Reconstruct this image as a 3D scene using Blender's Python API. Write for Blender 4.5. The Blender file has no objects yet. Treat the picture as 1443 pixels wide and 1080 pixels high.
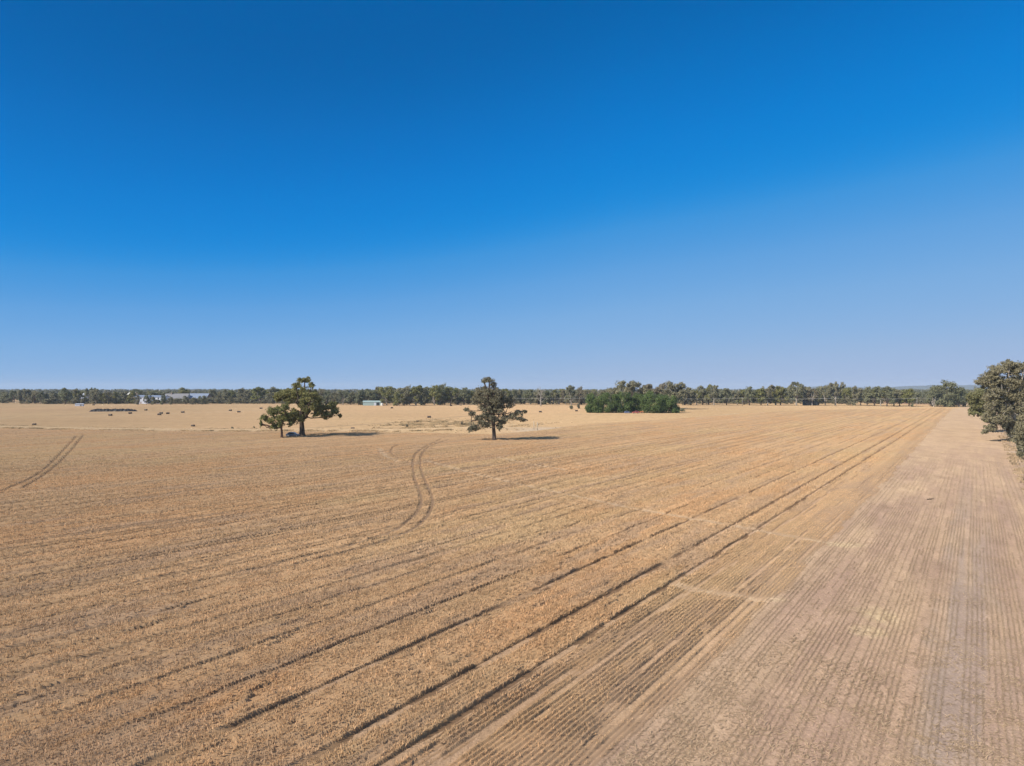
import bpy, math
import numpy as np

# ------------------------------------------------------------------ basics
scene = bpy.context.scene
COL = scene.collection
rng = np.random.default_rng(11)
CAM_H, FPX, CX, HY = 15.0, 962.0, 721.5, 548.0
EXPOSURE = 0.42
SUN_EL, SUN_DIR = math.radians(37.0), np.array([-0.87, -0.49])   # horizontal direction towards the sun


def G(px, py):
    """photo pixel on the ground -> world x, y"""
    d = CAM_H * FPX / (py - HY)
    return (px - CX) / FPX * d, d


def at(px, d):
    return (px - CX) / FPX * d, d


# ------------------------------------------------------------------ noise
TAB = np.random.default_rng(5).random((256, 256))


def vnoise(x, y):
    xi, yi = np.floor(x).astype(np.int64), np.floor(y).astype(np.int64)
    fx, fy = x - xi, y - yi
    fx, fy = fx * fx * (3 - 2 * fx), fy * fy * (3 - 2 * fy)
    a, b = TAB[xi & 255, yi & 255], TAB[(xi + 1) & 255, yi & 255]
    c, d = TAB[xi & 255, (yi + 1) & 255], TAB[(xi + 1) & 255, (yi + 1) & 255]
    return (a * (1 - fx) + b * fx) * (1 - fy) + (c * (1 - fx) + d * fx) * fy


def fbm(x, y, octaves=4):
    out, amp, tot = 0.0, 1.0, 0.0
    for o in range(octaves):
        out = out + amp * vnoise(x * 2 ** o + 17.3 * o, y * 2 ** o + 9.1 * o)
        tot += amp
        amp *= 0.55
    return out / tot


def sstep(a, b, x):
    t = np.clip((x - a) / (b - a), 0, 1)
    return t * t * (3 - 2 * t)


# ------------------------------------------------------------------ mesh building
class MB:
    def __init__(self):
        self.v, self.q, self.t, self.a, self.n = [], [], [], [], 0

    def add(self, v, quads=None, tris=None, tint=0.5):
        v = np.asarray(v, np.float32).reshape(-1, 3)
        self.v.append(v)
        if quads is not None and len(quads):
            self.q.append(np.asarray(quads, np.int64).reshape(-1, 4) + self.n)
        if tris is not None and len(tris):
            self.t.append(np.asarray(tris, np.int64).reshape(-1, 3) + self.n)
        a = np.asarray(tint, np.float32)
        self.a.append(np.broadcast_to(a, (len(v),)).copy() if a.ndim < 1 or len(a) == len(v) else np.repeat(a, len(v) // len(a)))
        self.n += len(v)

    def box(self, lo, hi, tint=0.5):
        (x0, y0, z0), (x1, y1, z1) = lo, hi
        v = [(x0, y0, z0), (x1, y0, z0), (x1, y1, z0), (x0, y1, z0), (x0, y0, z1), (x1, y0, z1), (x1, y1, z1), (x0, y1, z1)]
        self.add(v, [(3, 2, 1, 0), (4, 5, 6, 7), (0, 1, 5, 4), (1, 2, 6, 5), (2, 3, 7, 6), (3, 0, 4, 7)], tint=tint)

    def tube(self, pts, rad, n=7, tint=0.5):
        pts = np.asarray(pts, float)
        rad = np.broadcast_to(np.asarray(rad, float), (len(pts),))
        d = np.gradient(pts, axis=0)
        d /= np.linalg.norm(d, axis=1)[:, None] + 1e-9
        ref = np.array([0, 0, 1.0]) if abs(d[0][2]) < 0.8 else np.array([1.0, 0, 0])
        rings = []
        ang = np.linspace(0, 2 * np.pi, n, endpoint=False)
        for p, t, r in zip(pts, d, rad):
            u = np.cross(t, ref)
            u /= np.linalg.norm(u) + 1e-9
            w = np.cross(t, u)
            rings.append(p + r * (np.cos(ang)[:, None] * u + np.sin(ang)[:, None] * w))
        m = len(pts)
        v = np.concatenate(rings + [pts[:1], pts[-1:]])
        k = np.arange(n)
        q = np.concatenate([np.stack([i * n + k, i * n + (k + 1) % n, (i + 1) * n + (k + 1) % n, (i + 1) * n + k], 1) for i in range(m - 1)])
        t = np.concatenate([np.stack([(k + 1) % n, k, np.full(n, m * n)], 1), np.stack([(m - 1) * n + k, (m - 1) * n + (k + 1) % n, np.full(n, m * n + 1)], 1)])
        self.add(v, q, t, tint)

    def mesh(self, name, mat, smooth=False, color=None):
        v = np.concatenate(self.v)
        q = np.concatenate(self.q) if self.q else np.zeros((0, 4), np.int64)
        t = np.concatenate(self.t) if self.t else np.zeros((0, 3), np.int64)
        me = bpy.data.meshes.new(name)
        me.vertices.add(len(v))
        me.vertices.foreach_set('co', v.ravel())
        me.loops.add(q.size + t.size)
        me.polygons.add(len(q) + len(t))
        me.loops.foreach_set('vertex_index', np.concatenate([q.ravel(), t.ravel()]).astype(np.int32))
        st = np.concatenate([np.arange(len(q)) * 4, q.size + np.arange(len(t)) * 3]).astype(np.int32)
        me.polygons.foreach_set('loop_start', st)
        me.polygons.foreach_set('use_smooth', np.full(len(st), smooth, bool))
        a = me.attributes.new('tint', 'FLOAT', 'POINT')
        a.data.foreach_set('value', np.concatenate(self.a))
        if color is not None:
            c = me.attributes.new('hue', 'BYTE_COLOR', 'POINT')
            c.data.foreach_set('color', np.concatenate([color, np.ones((len(color), 1))], 1).astype(np.float32).ravel())
        me.update(calc_edges=True)
        if mat is not None:
            me.materials.append(mat)
        return me

    def build(self, name, mat, parent=None, smooth=False, color=None):
        return link(name, self.mesh(name, mat, smooth, color), parent)


def link(name, data, parent=None):
    o = bpy.data.objects.new(name, data)
    COL.objects.link(o)
    if parent is not None:
        o.parent = parent
    return o


def tag(o, label, cat, group=None, kind=None):
    o['label'], o['category'] = label, cat
    if group:
        o['group'] = group
    if kind:
        o['kind'] = kind
    return o


def thing(name, label, cat, loc=(0, 0, 0), rz=0.0, group=None):
    o = link(name, None)
    o.location, o.rotation_euler = loc, (0, 0, rz)
    return tag(o, label, cat, group)


# ------------------------------------------------------------------ materials
def new_mat(name):
    m = bpy.data.materials.new(name)
    m.use_nodes = True
    nt = m.node_tree
    nt.nodes.clear()
    out = nt.nodes.new('ShaderNodeOutputMaterial')
    return m, nt, out


def N(nt, typ, **kw):
    n = nt.nodes.new(typ)
    for k, v in kw.items():
        if k.startswith('i_'):
            n.inputs[k[2:].replace('_', ' ')].default_value = v
        else:
            setattr(n, k, v)
    return n


def mixc(nt, fac, a, b, blend='MIX'):
    n = nt.nodes.new('ShaderNodeMix')
    n.data_type, n.blend_type = 'RGBA', blend
    for sock, val in ((n.inputs[0], fac), (n.inputs[6], a), (n.inputs[7], b)):
        if hasattr(val, 'links') or isinstance(val, bpy.types.NodeSocket):
            nt.links.new(val, sock)
        else:
            sock.default_value = val if not isinstance(val, tuple) or len(val) == 4 else (*val, 1)
    return n.outputs[2]


def paint(name, rgb, rough=0.6, var=0.15, scale=3.0, metallic=0.0, stretch=(1, 1, 1)):
    """a painted / built surface with a little weathering"""
    m, nt, out = new_mat(name)
    tc = N(nt, 'ShaderNodeTexCoord')
    mp = N(nt, 'ShaderNodeMapping')
    mp.inputs['Scale'].default_value = stretch
    nt.links.new(tc.outputs['Object'], mp.inputs[0])
    no = N(nt, 'ShaderNodeTexNoise', i_Scale=scale, i_Detail=5.0)
    nt.links.new(mp.outputs[0], no.inputs['Vector'])
    c = mixc(nt, no.outputs[0], tuple(x * (1 - var) for x in rgb), tuple(min(1, x * (1 + var)) for x in rgb))
    b = N(nt, 'ShaderNodeBsdfPrincipled', i_Roughness=rough, i_Metallic=metallic)
    nt.links.new(c, b.inputs['Base Color'])
    nt.links.new(b.outputs[0], out.inputs[0])
    return m


def soft_normal(nt, bsdfs, up):
    """a canopy of fine blades scatters light more like its overall surface than like single flat leaves"""
    geo = N(nt, 'ShaderNodeNewGeometry')
    a = N(nt, 'ShaderNodeVectorMath', operation='SCALE')
    a.inputs['Scale'].default_value = 1 - up
    nt.links.new(geo.outputs['Normal'], a.inputs[0])
    b = N(nt, 'ShaderNodeVectorMath', operation='ADD')
    b.inputs[1].default_value = (0, 0, up)
    nt.links.new(a.outputs[0], b.inputs[0])
    c = N(nt, 'ShaderNodeVectorMath', operation='NORMALIZE')
    nt.links.new(b.outputs[0], c.inputs[0])
    for n in bsdfs:
        nt.links.new(c.outputs[0], n.inputs['Normal'])


def leaf_mat(name, dark, light, warm, trans=0.25):
    m, nt, out = new_mat(name)
    at_ = N(nt, 'ShaderNodeAttribute', attribute_name='tint')
    oi = N(nt, 'ShaderNodeObjectInfo')
    c = mixc(nt, at_.outputs['Fac'], dark, light)
    mm = N(nt, 'ShaderNodeMath', operation='MULTIPLY')
    mm.inputs[1].default_value = 0.55
    nt.links.new(oi.outputs['Random'], mm.inputs[0])
    c = mixc(nt, mm.outputs[0], c, warm)
    d = N(nt, 'ShaderNodeBsdfPrincipled', i_Roughness=0.55)
    d.inputs['Specular IOR Level'].default_value = 0.25
    tr = N(nt, 'ShaderNodeBsdfTranslucent')
    nt.links.new(c, d.inputs['Base Color'])
    nt.links.new(c, tr.inputs[0])
    soft_normal(nt, [d], 0.36)
    mx = N(nt, 'ShaderNodeMixShader')
    mx.inputs[0].default_value = trans
    nt.links.new(d.outputs[0], mx.inputs[1])
    nt.links.new(tr.outputs[0], mx.inputs[2])
    nt.links.new(mx.outputs[0], out.inputs[0])
    return m


def bark_mat(name, a, b):
    m, nt, out = new_mat(name)
    tc = N(nt, 'ShaderNodeTexCoord')
    mp = N(nt, 'ShaderNodeMapping')
    mp.inputs['Scale'].default_value = (2.5, 2.5, 0.5)
    nt.links.new(tc.outputs['Object'], mp.inputs[0])
    no = N(nt, 'ShaderNodeTexNoise', i_Scale=1.6, i_Detail=6.0)
    nt.links.new(mp.outputs[0], no.inputs['Vector'])
    rp = N(nt, 'ShaderNodeValToRGB')
    rp.color_ramp.elements[0].position, rp.color_ramp.elements[1].position = 0.35, 0.65
    rp.color_ramp.elements[0].color, rp.color_ramp.elements[1].color = (*a, 1), (*b, 1)
    nt.links.new(no.outputs[0], rp.inputs[0])
    bs = N(nt, 'ShaderNodeBsdfDiffuse', i_Roughness=0.9)
    nt.links.new(rp.outputs[0], bs.inputs[0])
    nt.links.new(bs.outputs[0], out.inputs[0])
    return m


def straw_mat(name, trans=0.25):
    m, nt, out = new_mat(name)
    at_ = N(nt, 'ShaderNodeAttribute', attribute_name='hue')
    d = N(nt, 'ShaderNodeBsdfDiffuse', i_Roughness=0.5)
    tr = N(nt, 'ShaderNodeBsdfTranslucent')
    mx = N(nt, 'ShaderNodeMixShader')
    mx.inputs[0].default_value = trans
    nt.links.new(at_.outputs['Color'], d.inputs[0])
    nt.links.new(at_.outputs['Color'], tr.inputs[0])
    soft_normal(nt, [d], 0.64)
    nt.links.new(d.outputs[0], mx.inputs[1])
    nt.links.new(tr.outputs[0], mx.inputs[2])
    nt.links.new(mx.outputs[0], out.inputs[0])
    return m


M = {
    'gum_grey': leaf_mat('gum_grey_leaves', (0.125, 0.126, 0.074), (0.345, 0.320, 0.190), (0.300, 0.250, 0.155), 0.35),
    'gum_green': leaf_mat('gum_green_leaves', (0.092, 0.105, 0.034), (0.320, 0.308, 0.108), (0.280, 0.246, 0.098), 0.35),
    'gum_dark': leaf_mat('gum_dark_leaves', (0.100, 0.113, 0.064), (0.275, 0.278, 0.150), (0.245, 0.225, 0.130), 0.35),
    'gum_brown': leaf_mat('gum_brown_leaves', (0.125, 0.115, 0.074), (0.315, 0.282, 0.175), (0.285, 0.230, 0.150), 0.35),
    'gum_olive': leaf_mat('gum_olive_leaves', (0.110, 0.114, 0.052), (0.335, 0.318, 0.142), (0.290, 0.252, 0.125), 0.35),
    'pepper': leaf_mat('pepper_leaves', (0.040, 0.068, 0.018), (0.165, 0.225, 0.066), (0.150, 0.195, 0.060), 0.35),
    'bark_dark': bark_mat('bark_dark', (0.07, 0.052, 0.042), (0.19, 0.145, 0.115)),
    'bark_red': bark_mat('bark_reddish', (0.10, 0.055, 0.04), (0.24, 0.15, 0.11)),
    'bark_pale': bark_mat('bark_pale', (0.30, 0.25, 0.20), (0.56, 0.50, 0.43)),
    'straw': straw_mat('dry_wheat', 0.30),
    'white': paint('white_render', (0.58, 0.60, 0.66), var=0.06),
    'cream': paint('cream_wall', (0.62, 0.55, 0.45), var=0.08),
    'brick': paint('brown_brick', (0.30, 0.20, 0.15), var=0.2, scale=8),
    'roof_grey': paint('grey_roof', (0.21, 0.20, 0.20), var=0.15),
    'roof_blue': paint('blue_grey_roof', (0.20, 0.24, 0.32), var=0.1),
    'glass': paint('dark_glass', (0.03, 0.04, 0.05), rough=0.1, var=0.1),
    'shed_green': paint('pale_green_steel', (0.36, 0.45, 0.42), rough=0.45, var=0.08, scale=1.0, stretch=(6, 1, 0.2)),
    'shade_dark': paint('shade_block_dark', (0.022, 0.034, 0.034), var=0.2),  # near-black coat that stands in for tree shade
    'tank': paint('cream_tank', (0.72, 0.69, 0.62), var=0.05),
    'pole': paint('weathered_pole', (0.30, 0.26, 0.22), var=0.2),
    'wire': paint('alloy_wire', (0.60, 0.58, 0.55), rough=0.4, var=0.05),
    'post': paint('bleached_post', (0.50, 0.42, 0.31), var=0.1),
    'bale': paint('weathered_hay', (0.060, 0.040, 0.026), var=0.45, scale=6),
    'heap': paint('dark_brush', (0.014, 0.010, 0.008), var=0.5, scale=2),
    'red': paint('red_paint', (0.46, 0.10, 0.075), rough=0.3, var=0.05),
    'blue': paint('blue_paint', (0.13, 0.16, 0.27), rough=0.3, var=0.05),
    'silver': paint('silver_blue_paint', (0.10, 0.12, 0.17), rough=0.3, var=0.04),
    'orange': paint('orange_paint', (0.60, 0.22, 0.08), rough=0.4, var=0.05),
    'tyre': paint('tyre_rubber', (0.02, 0.02, 0.02), var=0.2),
    'rim': paint('steel_rim', (0.45, 0.45, 0.46), rough=0.35, var=0.05),
    'brushwood': bark_mat('brushwood', (0.05, 0.04, 0.035), (0.16, 0.12, 0.09)),
}

# ------------------------------------------------------------------ the field's own coordinates
def s_of(x, y):
    """distance across the seed rows (rows run along constant s)"""
    w = (-(x + 24.0)) / 6.0
    soft = np.where(w > 20, w, np.log1p(np.exp(np.minimum(w, 20)))) * 6.0
    return x - 0.68 * y + 0.20 * soft * np.exp(-np.maximum(0, -x - 60) / 120) + 0.25 * (fbm(x / 30, y / 30, 2) - 0.5)


def t_of(x, y):
    return 0.68 * x + y


EDGE = -14.6      # standing crop lies below this s, cut stubble above


def seg_dist(x, y, pl):
    best = np.full(x.shape, 1e9)
    for (ax, ay), (bx, by) in zip(pl[:-1], pl[1:]):
        dx, dy = bx - ax, by - ay
        k = np.clip(((x - ax) * dx + (y - ay) * dy) / (dx * dx + dy * dy), 0, 1)
        best = np.minimum(best, np.hypot(x - ax - k * dx, y - ay - k * dy))
    return best


def smooth_line(pts, rounds=2):
    p = np.array([G(*q) for q in pts])
    for _ in range(rounds):
        a, b = p[:-1] * 0.75 + p[1:] * 0.25, p[:-1] * 0.25 + p[1:] * 0.75
        p = np.concatenate([p[:1], np.stack([a, b], 1).reshape(-1, 2), p[-1:]])
    return p


RUTS = [smooth_line(q) for q in (
    [(108, 615), (90, 635), (60, 666.5), (20, 687), (-30, 703)],
    [(118, 613), (103, 633), (76.5, 660), (53, 676.5), (30, 690)],
    [(622, 619), (596, 631.6), (584, 641.6), (581, 655), (583, 673), (591, 691.5), (595, 710), (586, 726.5), (570, 740), (546, 754), (480, 773), (380, 798)],
    [(632, 620), (603, 630), (593, 641.6), (592, 656.6), (597, 675), (606, 691.5), (610.5, 708), (606, 723), (593, 740), (566.5, 755), (520, 771), (420, 797)],
    [(572, 626), (556, 629), (550, 635), (552, 642), (580, 653)],
)]
PALE = [smooth_line(q) for q in (
    [(600, 650), (680, 672), (770, 692), (900, 720), (1050, 745), (1160, 765), (1215, 769)],
    [(535, 633), (541, 643), (562, 652)],
    [(700, 645), (746, 655), (800, 664)],
    [(955, 826), (990, 835), (1030, 838), (1062, 846), (1100, 845)],
)]
BANK = smooth_line([(-60, 600), (0, 602), (120, 605), (220, 606), (330, 607), (430, 606), (540, 607), (600, 606), (660, 604), (720, 600)], 1)

LINES = [(-26.6, 0.72, 0.97), (-23.3, 0.66, 0.95), (-32.6, 0.58, 0.85), (-37.0, 0.42, 0.6), (-41.5, 0.45, 0.65)]
_s = -43.0
while _s > -330:
    _s -= rng.uniform(0.9, 3.4) * (1 + max(0, -_s - 120) / 200)
    _k = min(1.0, max(0.0, (-_s - 40) / 40))
    LINES.append((_s, rng.uniform(0.24, 0.46) + _k * rng.uniform(0.10, 0.45), min(1.0, rng.uniform(0.40, 0.90) + 0.22 * _k)))
RIDGES = [(_l[0] - _l[1] * 1.4, 0.5, 0.5) for _l in LINES[::2]]


def gap_mask(s, t, grain):
    out = np.zeros(s.shape)
    for i, (c, w, k) in enumerate(LINES):
        ww = np.broadcast_to(np.maximum(w, grain * 0.95) * 0.5, s.shape)
        near = np.abs(s - c) < ww * 2.5
        if not near.any():
            continue
        n = fbm(t[near] / 14 + i * 7.7, t[near] * 0 + i * 3.1, 3)
        on = sstep(0.72 - 0.62 * k, 0.86 - 0.62 * k, n)
        out[near] = np.maximum(out[near], min(1.0, 0.25 + 0.85 * k) * on * sstep(1.25, 0.75, np.abs(s[near] - c + 0.25 * (n - 0.5)) / ww[near]))
    return out


def crop_hue(x, y, s, t):
    """albedo of the dry crop, patch by patch"""
    a = fbm(s / 7 + 3, t / 22, 4)
    b = fbm(s / 16 + 31, t / 40 + 5, 4)
    c = fbm(s / 2.2 + 11, t / 14 + 8, 3)
    base = np.array([0.428, 0.286, 0.160])
    orange = np.array([0.438, 0.265, 0.134])
    olive = np.array([0.425, 0.306, 0.165])
    grey = np.array([0.375, 0.258, 0.160])
    h = base + (orange - base) * (0.55 * sstep(0.48, 0.70, a))[:, None]
    h = h + (olive - h) * (0.5 * sstep(0.50, 0.72, b))[:, None]
    h = h + (grey - h) * (0.8 * sstep(0.52, 0.74, c))[:, None]
    e = fbm(s / 0.75 + 90, t / 50 + 3, 3)
    return h * np.array([1.10, 1.08, 1.07]) * (0.82 + 0.36 * e)[:, None]


def stub_hue(x, y, s, t):
    a, b = fbm(s / 3 + 3, t / 16, 4), fbm(s / 1.1 + 31, t / 30 + 5, 3)
    soil, straw, grey = np.array([0.286, 0.194, 0.138]), np.array([0.376, 0.265, 0.170]), np.array([0.268, 0.212, 0.172])
    c, e = fbm(s / 0.45 + 13, t / 7 + 2, 3), fbm(s / 5 + 60, t / 9, 3)
    h = soil + (straw - soil) * np.clip(0.15 + 1.6 * (a - 0.35), 0, 1)[:, None]
    h = h * (0.80 + 0.34 * c + 0.12 * e)[:, None]
    sw = s + 1.6 * (fbm(x / 2.4, y / 2.4, 4) - 0.5)
    strip = sstep(-3.2, -2.0, sw) * sstep(2.4, 0.4, sw) * (0.25 + 0.75 * sstep(0.35, 0.65, b)) * sstep(130, 40, y)
    h = h + (grey - h) * (0.9 * strip)[:, None]
    pinkish = np.array([0.270, 0.186, 0.142])
    h = h + (pinkish - h) * (0.5 * sstep(0.45, 0.65, b) * sstep(-4, 0, s))[:, None]
    dist = sstep(90, 280, np.hypot(x, y))[:, None]
    h = h + (np.array([0.385, 0.270, 0.168]) * (0.9 + 0.2 * e)[:, None] - h) * 0.65 * dist
    return h


def straw_patches(x, y):
    """spilt straw on the stubble"""
    out = np.zeros(x.shape)
    for px, py, rx, ry in ((1240, 868, 1.6, 2.4), (1225, 890, 1.6, 1.3), (1192, 768, 2.2, 1.3), (1100, 713, 3.5, 2.5)):
        cx, cy = G(px, py)
        out = np.maximum(out, sstep(1.1, 0.3, np.hypot((x - cx) / rx, (y - cy) / ry) + 0.5 * (fbm(x * 1.2, y * 1.2, 3) - 0.5)))
    return out


FAR = np.array([G(*q) for q in ((-60, 603), (0, 604), (300, 608.5), (540, 609.5), (640, 611.5), (700, 612.5), (760, 607), (830, 598), (960, 590), (1050, 583), (1150, 578), (1330, 575.2))])
FAR_X, FAR_Y = np.concatenate([FAR[:, 0], [900]]), np.concatenate([FAR[:, 1], [545]])


def far_edge(x):
    """where the standing crop ends on the far side (y as a function of x)"""
    return np.interp(x, FAR_X, FAR_Y)


# ------------------------------------------------------------------ ground sheet
def build_ground():
    ang = np.concatenate([np.radians(np.linspace(-46, 46, 861)), np.radians(np.linspace(46, 314, 91))[1:-1]])
    rad = np.concatenate([[4.0, 10.0, 16.0], np.geomspace(21, 9000, 640)])
    A, R = np.meshgrid(ang, rad)
    x, y = (R * np.sin(A)).ravel(), (R * np.cos(A)).ravel()
    s, t = s_of(x, y), t_of(x, y)
    r = np.hypot(x, y)
    # colour of the land itself
    crop = crop_hue(x, y, s, t) * 0.97
    soil = np.array([0.30, 0.20, 0.135])
    edge = EDGE + 2.4 * (fbm(t / 6, s * 0, 4) - 0.5) + np.interp(r, [0, 120, 400], [0, 0, -3])
    in_crop = sstep(0.3, -0.3, s - edge) * sstep(3, -3, y - far_edge(x))
    tuft_zone = in_crop * sstep(310, 230, r)
    near_col = soil * 0.55 + crop * 0.45
    crop_far = crop.copy()
    gm = gap_mask(s, t, np.maximum(0.3, r / 330.0))
    crop_far = crop_far * (1 - 0.42 * gm)[:, None] + soil * 0.7 * (0.42 * gm)[:, None]
    col = stub_hue(x, y, s, t)
    # far paddocks: mown hay, paler, with soft bands
    n1, n2 = fbm(x / 60 + 4, y / 130, 4), fbm(x / 160, y / 260 + 9, 3)
    hay = np.array([0.496, 0.314, 0.172]) + (np.array([0.480, 0.330, 0.178]) - np.array([0.496, 0.314, 0.172])) * n2[:, None]
    hay = hay * (0.90 + 0.2 * n1)[:, None]
    band = fbm(y / 9 + x / 90, x / 400, 3)
    hay = hay * (0.93 + 0.14 * band)[:, None] * np.interp(x, [-120, 0, 120], [1.0, 0.96, 0.80])[:, None]
    beyond = sstep(-4, 4, y - far_edge(x)) * sstep(8, 2, s - edge)
    col = col + (hay - col) * beyond[:, None]
    mix_crop = in_crop[:, None] * (near_col * (tuft_zone / np.maximum(in_crop, 1e-6))[:, None] + crop_far * (1 - tuft_zone / np.maximum(in_crop, 1e-6))[:, None])
    col = col * (1 - in_crop)[:, None] + mix_crop
    # drains and lanes across the far paddocks
    for pts, w, c in (
        ([(-40, 590), (60, 589), (150, 586), (240, 583), (330, 580), (390, 577)], 1.2, (0.50, 0.38, 0.25)),
        ([(440, 603), (520, 598), (590, 593), (640, 588), (690, 584), (760, 583), (900, 586)], 1.6, (0.27, 0.195, 0.12)),
        ([(-40, 587), (60, 586.5), (140, 583), (240, 578), (400, 573)], 1.4, (0.33, 0.24, 0.155)),
        ([(640, 601), (560, 603), (480, 607), (420, 609)], 1.3, (0.31, 0.22, 0.14)),
        ([(830, 600), (900, 594), (960, 592), (1040, 583)], 2.2, (0.36, 0.27, 0.17)),
        ([(980, 573.6), (1200, 573.6), (1330, 573.8)], 3.5, (0.36, 0.25, 0.17)),
    ):
        dd = seg_dist(x, y, smooth_line(pts, 1)) / w
        k = sstep(1.3, 0.5, dd) * (0.45 + 0.5 * fbm(x / 11, y / 11, 3))
        col = col + (np.array(c) - col) * k[:, None]
    # bare pale ground beside the lone gum, dry bank
    cx, cy = G(780, 606)
    k = sstep(1.15, 0.35, np.hypot((x - cx) / 26, (y - cy) / 20) + 0.9 * (fbm(x / 9, y / 9, 4) - 0.5)) * 0.75
    col = col + (np.array([0.43, 0.335, 0.24]) - col) * k[:, None]
    db = seg_dist(x, y, BANK)
    k = sstep(9, 3, db + 6 * (fbm(x / 8, y / 8, 3) - 0.5)) * 0.8
    col = col + (np.array([0.53, 0.37, 0.215]) - col) * k[:, None]
    # straw litter on the stubble, the header's crossing, bare fence line on the right
    k = straw_patches(x, y) * 0.45 * (0.4 + 1.2 * vnoise(x / 0.25, y / 0.25))
    col = col + (np.array([0.54, 0.42, 0.25]) - col) * k[:, None]
    for pl in PALE:
        k = sstep(0.7, 0.2, seg_dist(x, y, pl)) * 0.7 * sstep(0.3, 0.6, fbm(x * 0.9, y * 0.9, 3))
        col = col + (np.array([0.46, 0.34, 0.215]) - col) * k[:, None]
    k = np.maximum.reduce([sstep(0.45, 0.15, seg_dist(x, y, pl)) for pl in RUTS]) * 0.7
    col = col + (np.array([0.20, 0.135, 0.085]) - col) * k[:, None]
    k = sstep(7.5, 9.5, s + 2.5 * (fbm(x / 7, y / 7, 3) - 0.5)) * sstep(900, 300, r) * 0.7
    col = col + (np.array([0.34, 0.255, 0.19]) - col) * k[:, None]
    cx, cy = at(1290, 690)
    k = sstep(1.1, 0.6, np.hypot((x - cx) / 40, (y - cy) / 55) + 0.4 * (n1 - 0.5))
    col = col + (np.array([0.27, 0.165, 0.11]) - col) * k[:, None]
    # small real relief
    z = 0.05 * (fbm(x / 3, y / 3, 3) - 0.5) * sstep(400, 100, r)
    bank = 0.55 * sstep(5, 1, db + 3 * (fbm(x / 7 + 2, y / 7, 3) - 0.5)) * sstep(0, 1, 1)
    z = z + bank * (r < 600)
    n, m = len(rad), len(ang)
    i, j = np.meshgrid(np.arange(n - 1), np.arange(m), indexing='ij')
    q = np.stack([i * m + j, i * m + (j + 1) % m, (i + 1) * m + (j + 1) % m, (i + 1) * m + j], -1).reshape(-1, 4)[:, ::-1]
    mb = MB()
    v = np.stack([x, y, z], 1)
    v = np.concatenate([v, [[0, 0, 0]]])
    k = np.arange(m)
    tri = np.stack([k, np.full(m, n * m), (k + 1) % m], 1)[:, ::-1]
    mb.add(v, q, tri, 0.5)
    col = np.concatenate([col, col[:1]])

    mt, nt, out = new_mat('field_soil_and_stubble')
    hue = N(nt, 'ShaderNodeAttribute', attribute_name='hue')
    geo = N(nt, 'ShaderNodeNewGeometry')
    mp = N(nt, 'ShaderNodeMapping')
    mp.inputs['Rotation'].default_value = (0, 0, math.radians(34.2))
    mp.inputs['Scale'].default_value = (1.0, 0.28, 1.0)
    nt.links.new(geo.outputs['Position'], mp.inputs[0])
    n1 = N(nt, 'ShaderNodeTexNoise', i_Scale=6.0, i_Detail=6.0, i_Roughness=0.7)
    n2 = N(nt, 'ShaderNodeTexNoise', i_Scale=0.35, i_Detail=8.0, i_Roughness=0.7)
    n3 = N(nt, 'ShaderNodeTexNoise', i_Scale=9.0, i_Detail=3.0, i_Roughness=0.7)
    nt.links.new(mp.outputs[0], n1.inputs['Vector'])
    nt.links.new(mp.outputs[0], n2.inputs['Vector'])
    nt.links.new(geo.outputs['Position'], n3.inputs['Vector'])
    r1 = N(nt, 'ShaderNodeMapRange')
    for k, v_ in zip((1, 2, 3, 4), (0.3, 0.7, 0.78, 1.2)):
        r1.inputs[k].default_value = v_
    nt.links.new(n1.outputs[0], r1.inputs[0])
    r2 = N(nt, 'ShaderNodeMapRange')
    for k, v_ in zip((1, 2, 3, 4), (0.3, 0.7, 0.86, 1.13)):
        r2.inputs[k].default_value = v_
    nt.links.new(n2.outputs[0], r2.inputs[0])
    r3 = N(nt, 'ShaderNodeMapRange')
    for k, v_ in zip((1, 2, 3, 4), (0.3, 0.7, 0.70, 1.30)):
        r3.inputs[k].default_value = v_
    nt.links.new(n3.outputs[0], r3.inputs[0])
    ml = N(nt, 'ShaderNodeMath', operation='MULTIPLY')
    nt.links.new(r1.outputs[0], ml.inputs[0])
    nt.links.new(r2.outputs[0], ml.inputs[1])
    ml2 = N(nt, 'ShaderNodeMath', operation='MULTIPLY')
    nt.links.new(ml.outputs[0], ml2.inputs[0])
    nt.links.new(r3.outputs[0], ml2.inputs[1])
    sc = N(nt, 'ShaderNodeVectorMath', operation='SCALE')
    nt.links.new(hue.outputs['Color'], sc.inputs[0])
    nt.links.new(ml2.outputs[0], sc.inputs['Scale'])
    bs = N(nt, 'ShaderNodeBsdfDiffuse', i_Roughness=0.8)
    nt.links.new(sc.outputs[0], bs.inputs[0])
    bp = N(nt, 'ShaderNodeBump', i_Strength=0.5, i_Distance=0.12)
    nt.links.new(n1.outputs[0], bp.inputs['Height'])
    nt.links.new(bp.outputs[0], bs.inputs['Normal'])
    nt.links.new(bs.outputs[0], out.inputs[0])
    o = mb.build('ground', mt, smooth=True, color=col)
    tag(o, 'flat dry farmland of straw coloured paddocks reaching to the horizon', 'ground', kind='structure')


# ------------------------------------------------------------------ standing crop, stubble, straw, dry grass
def fan(r_lo, r_hi, a=44):
    """random points between two distances from the farm's viewpoint mast"""
    return None


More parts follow.
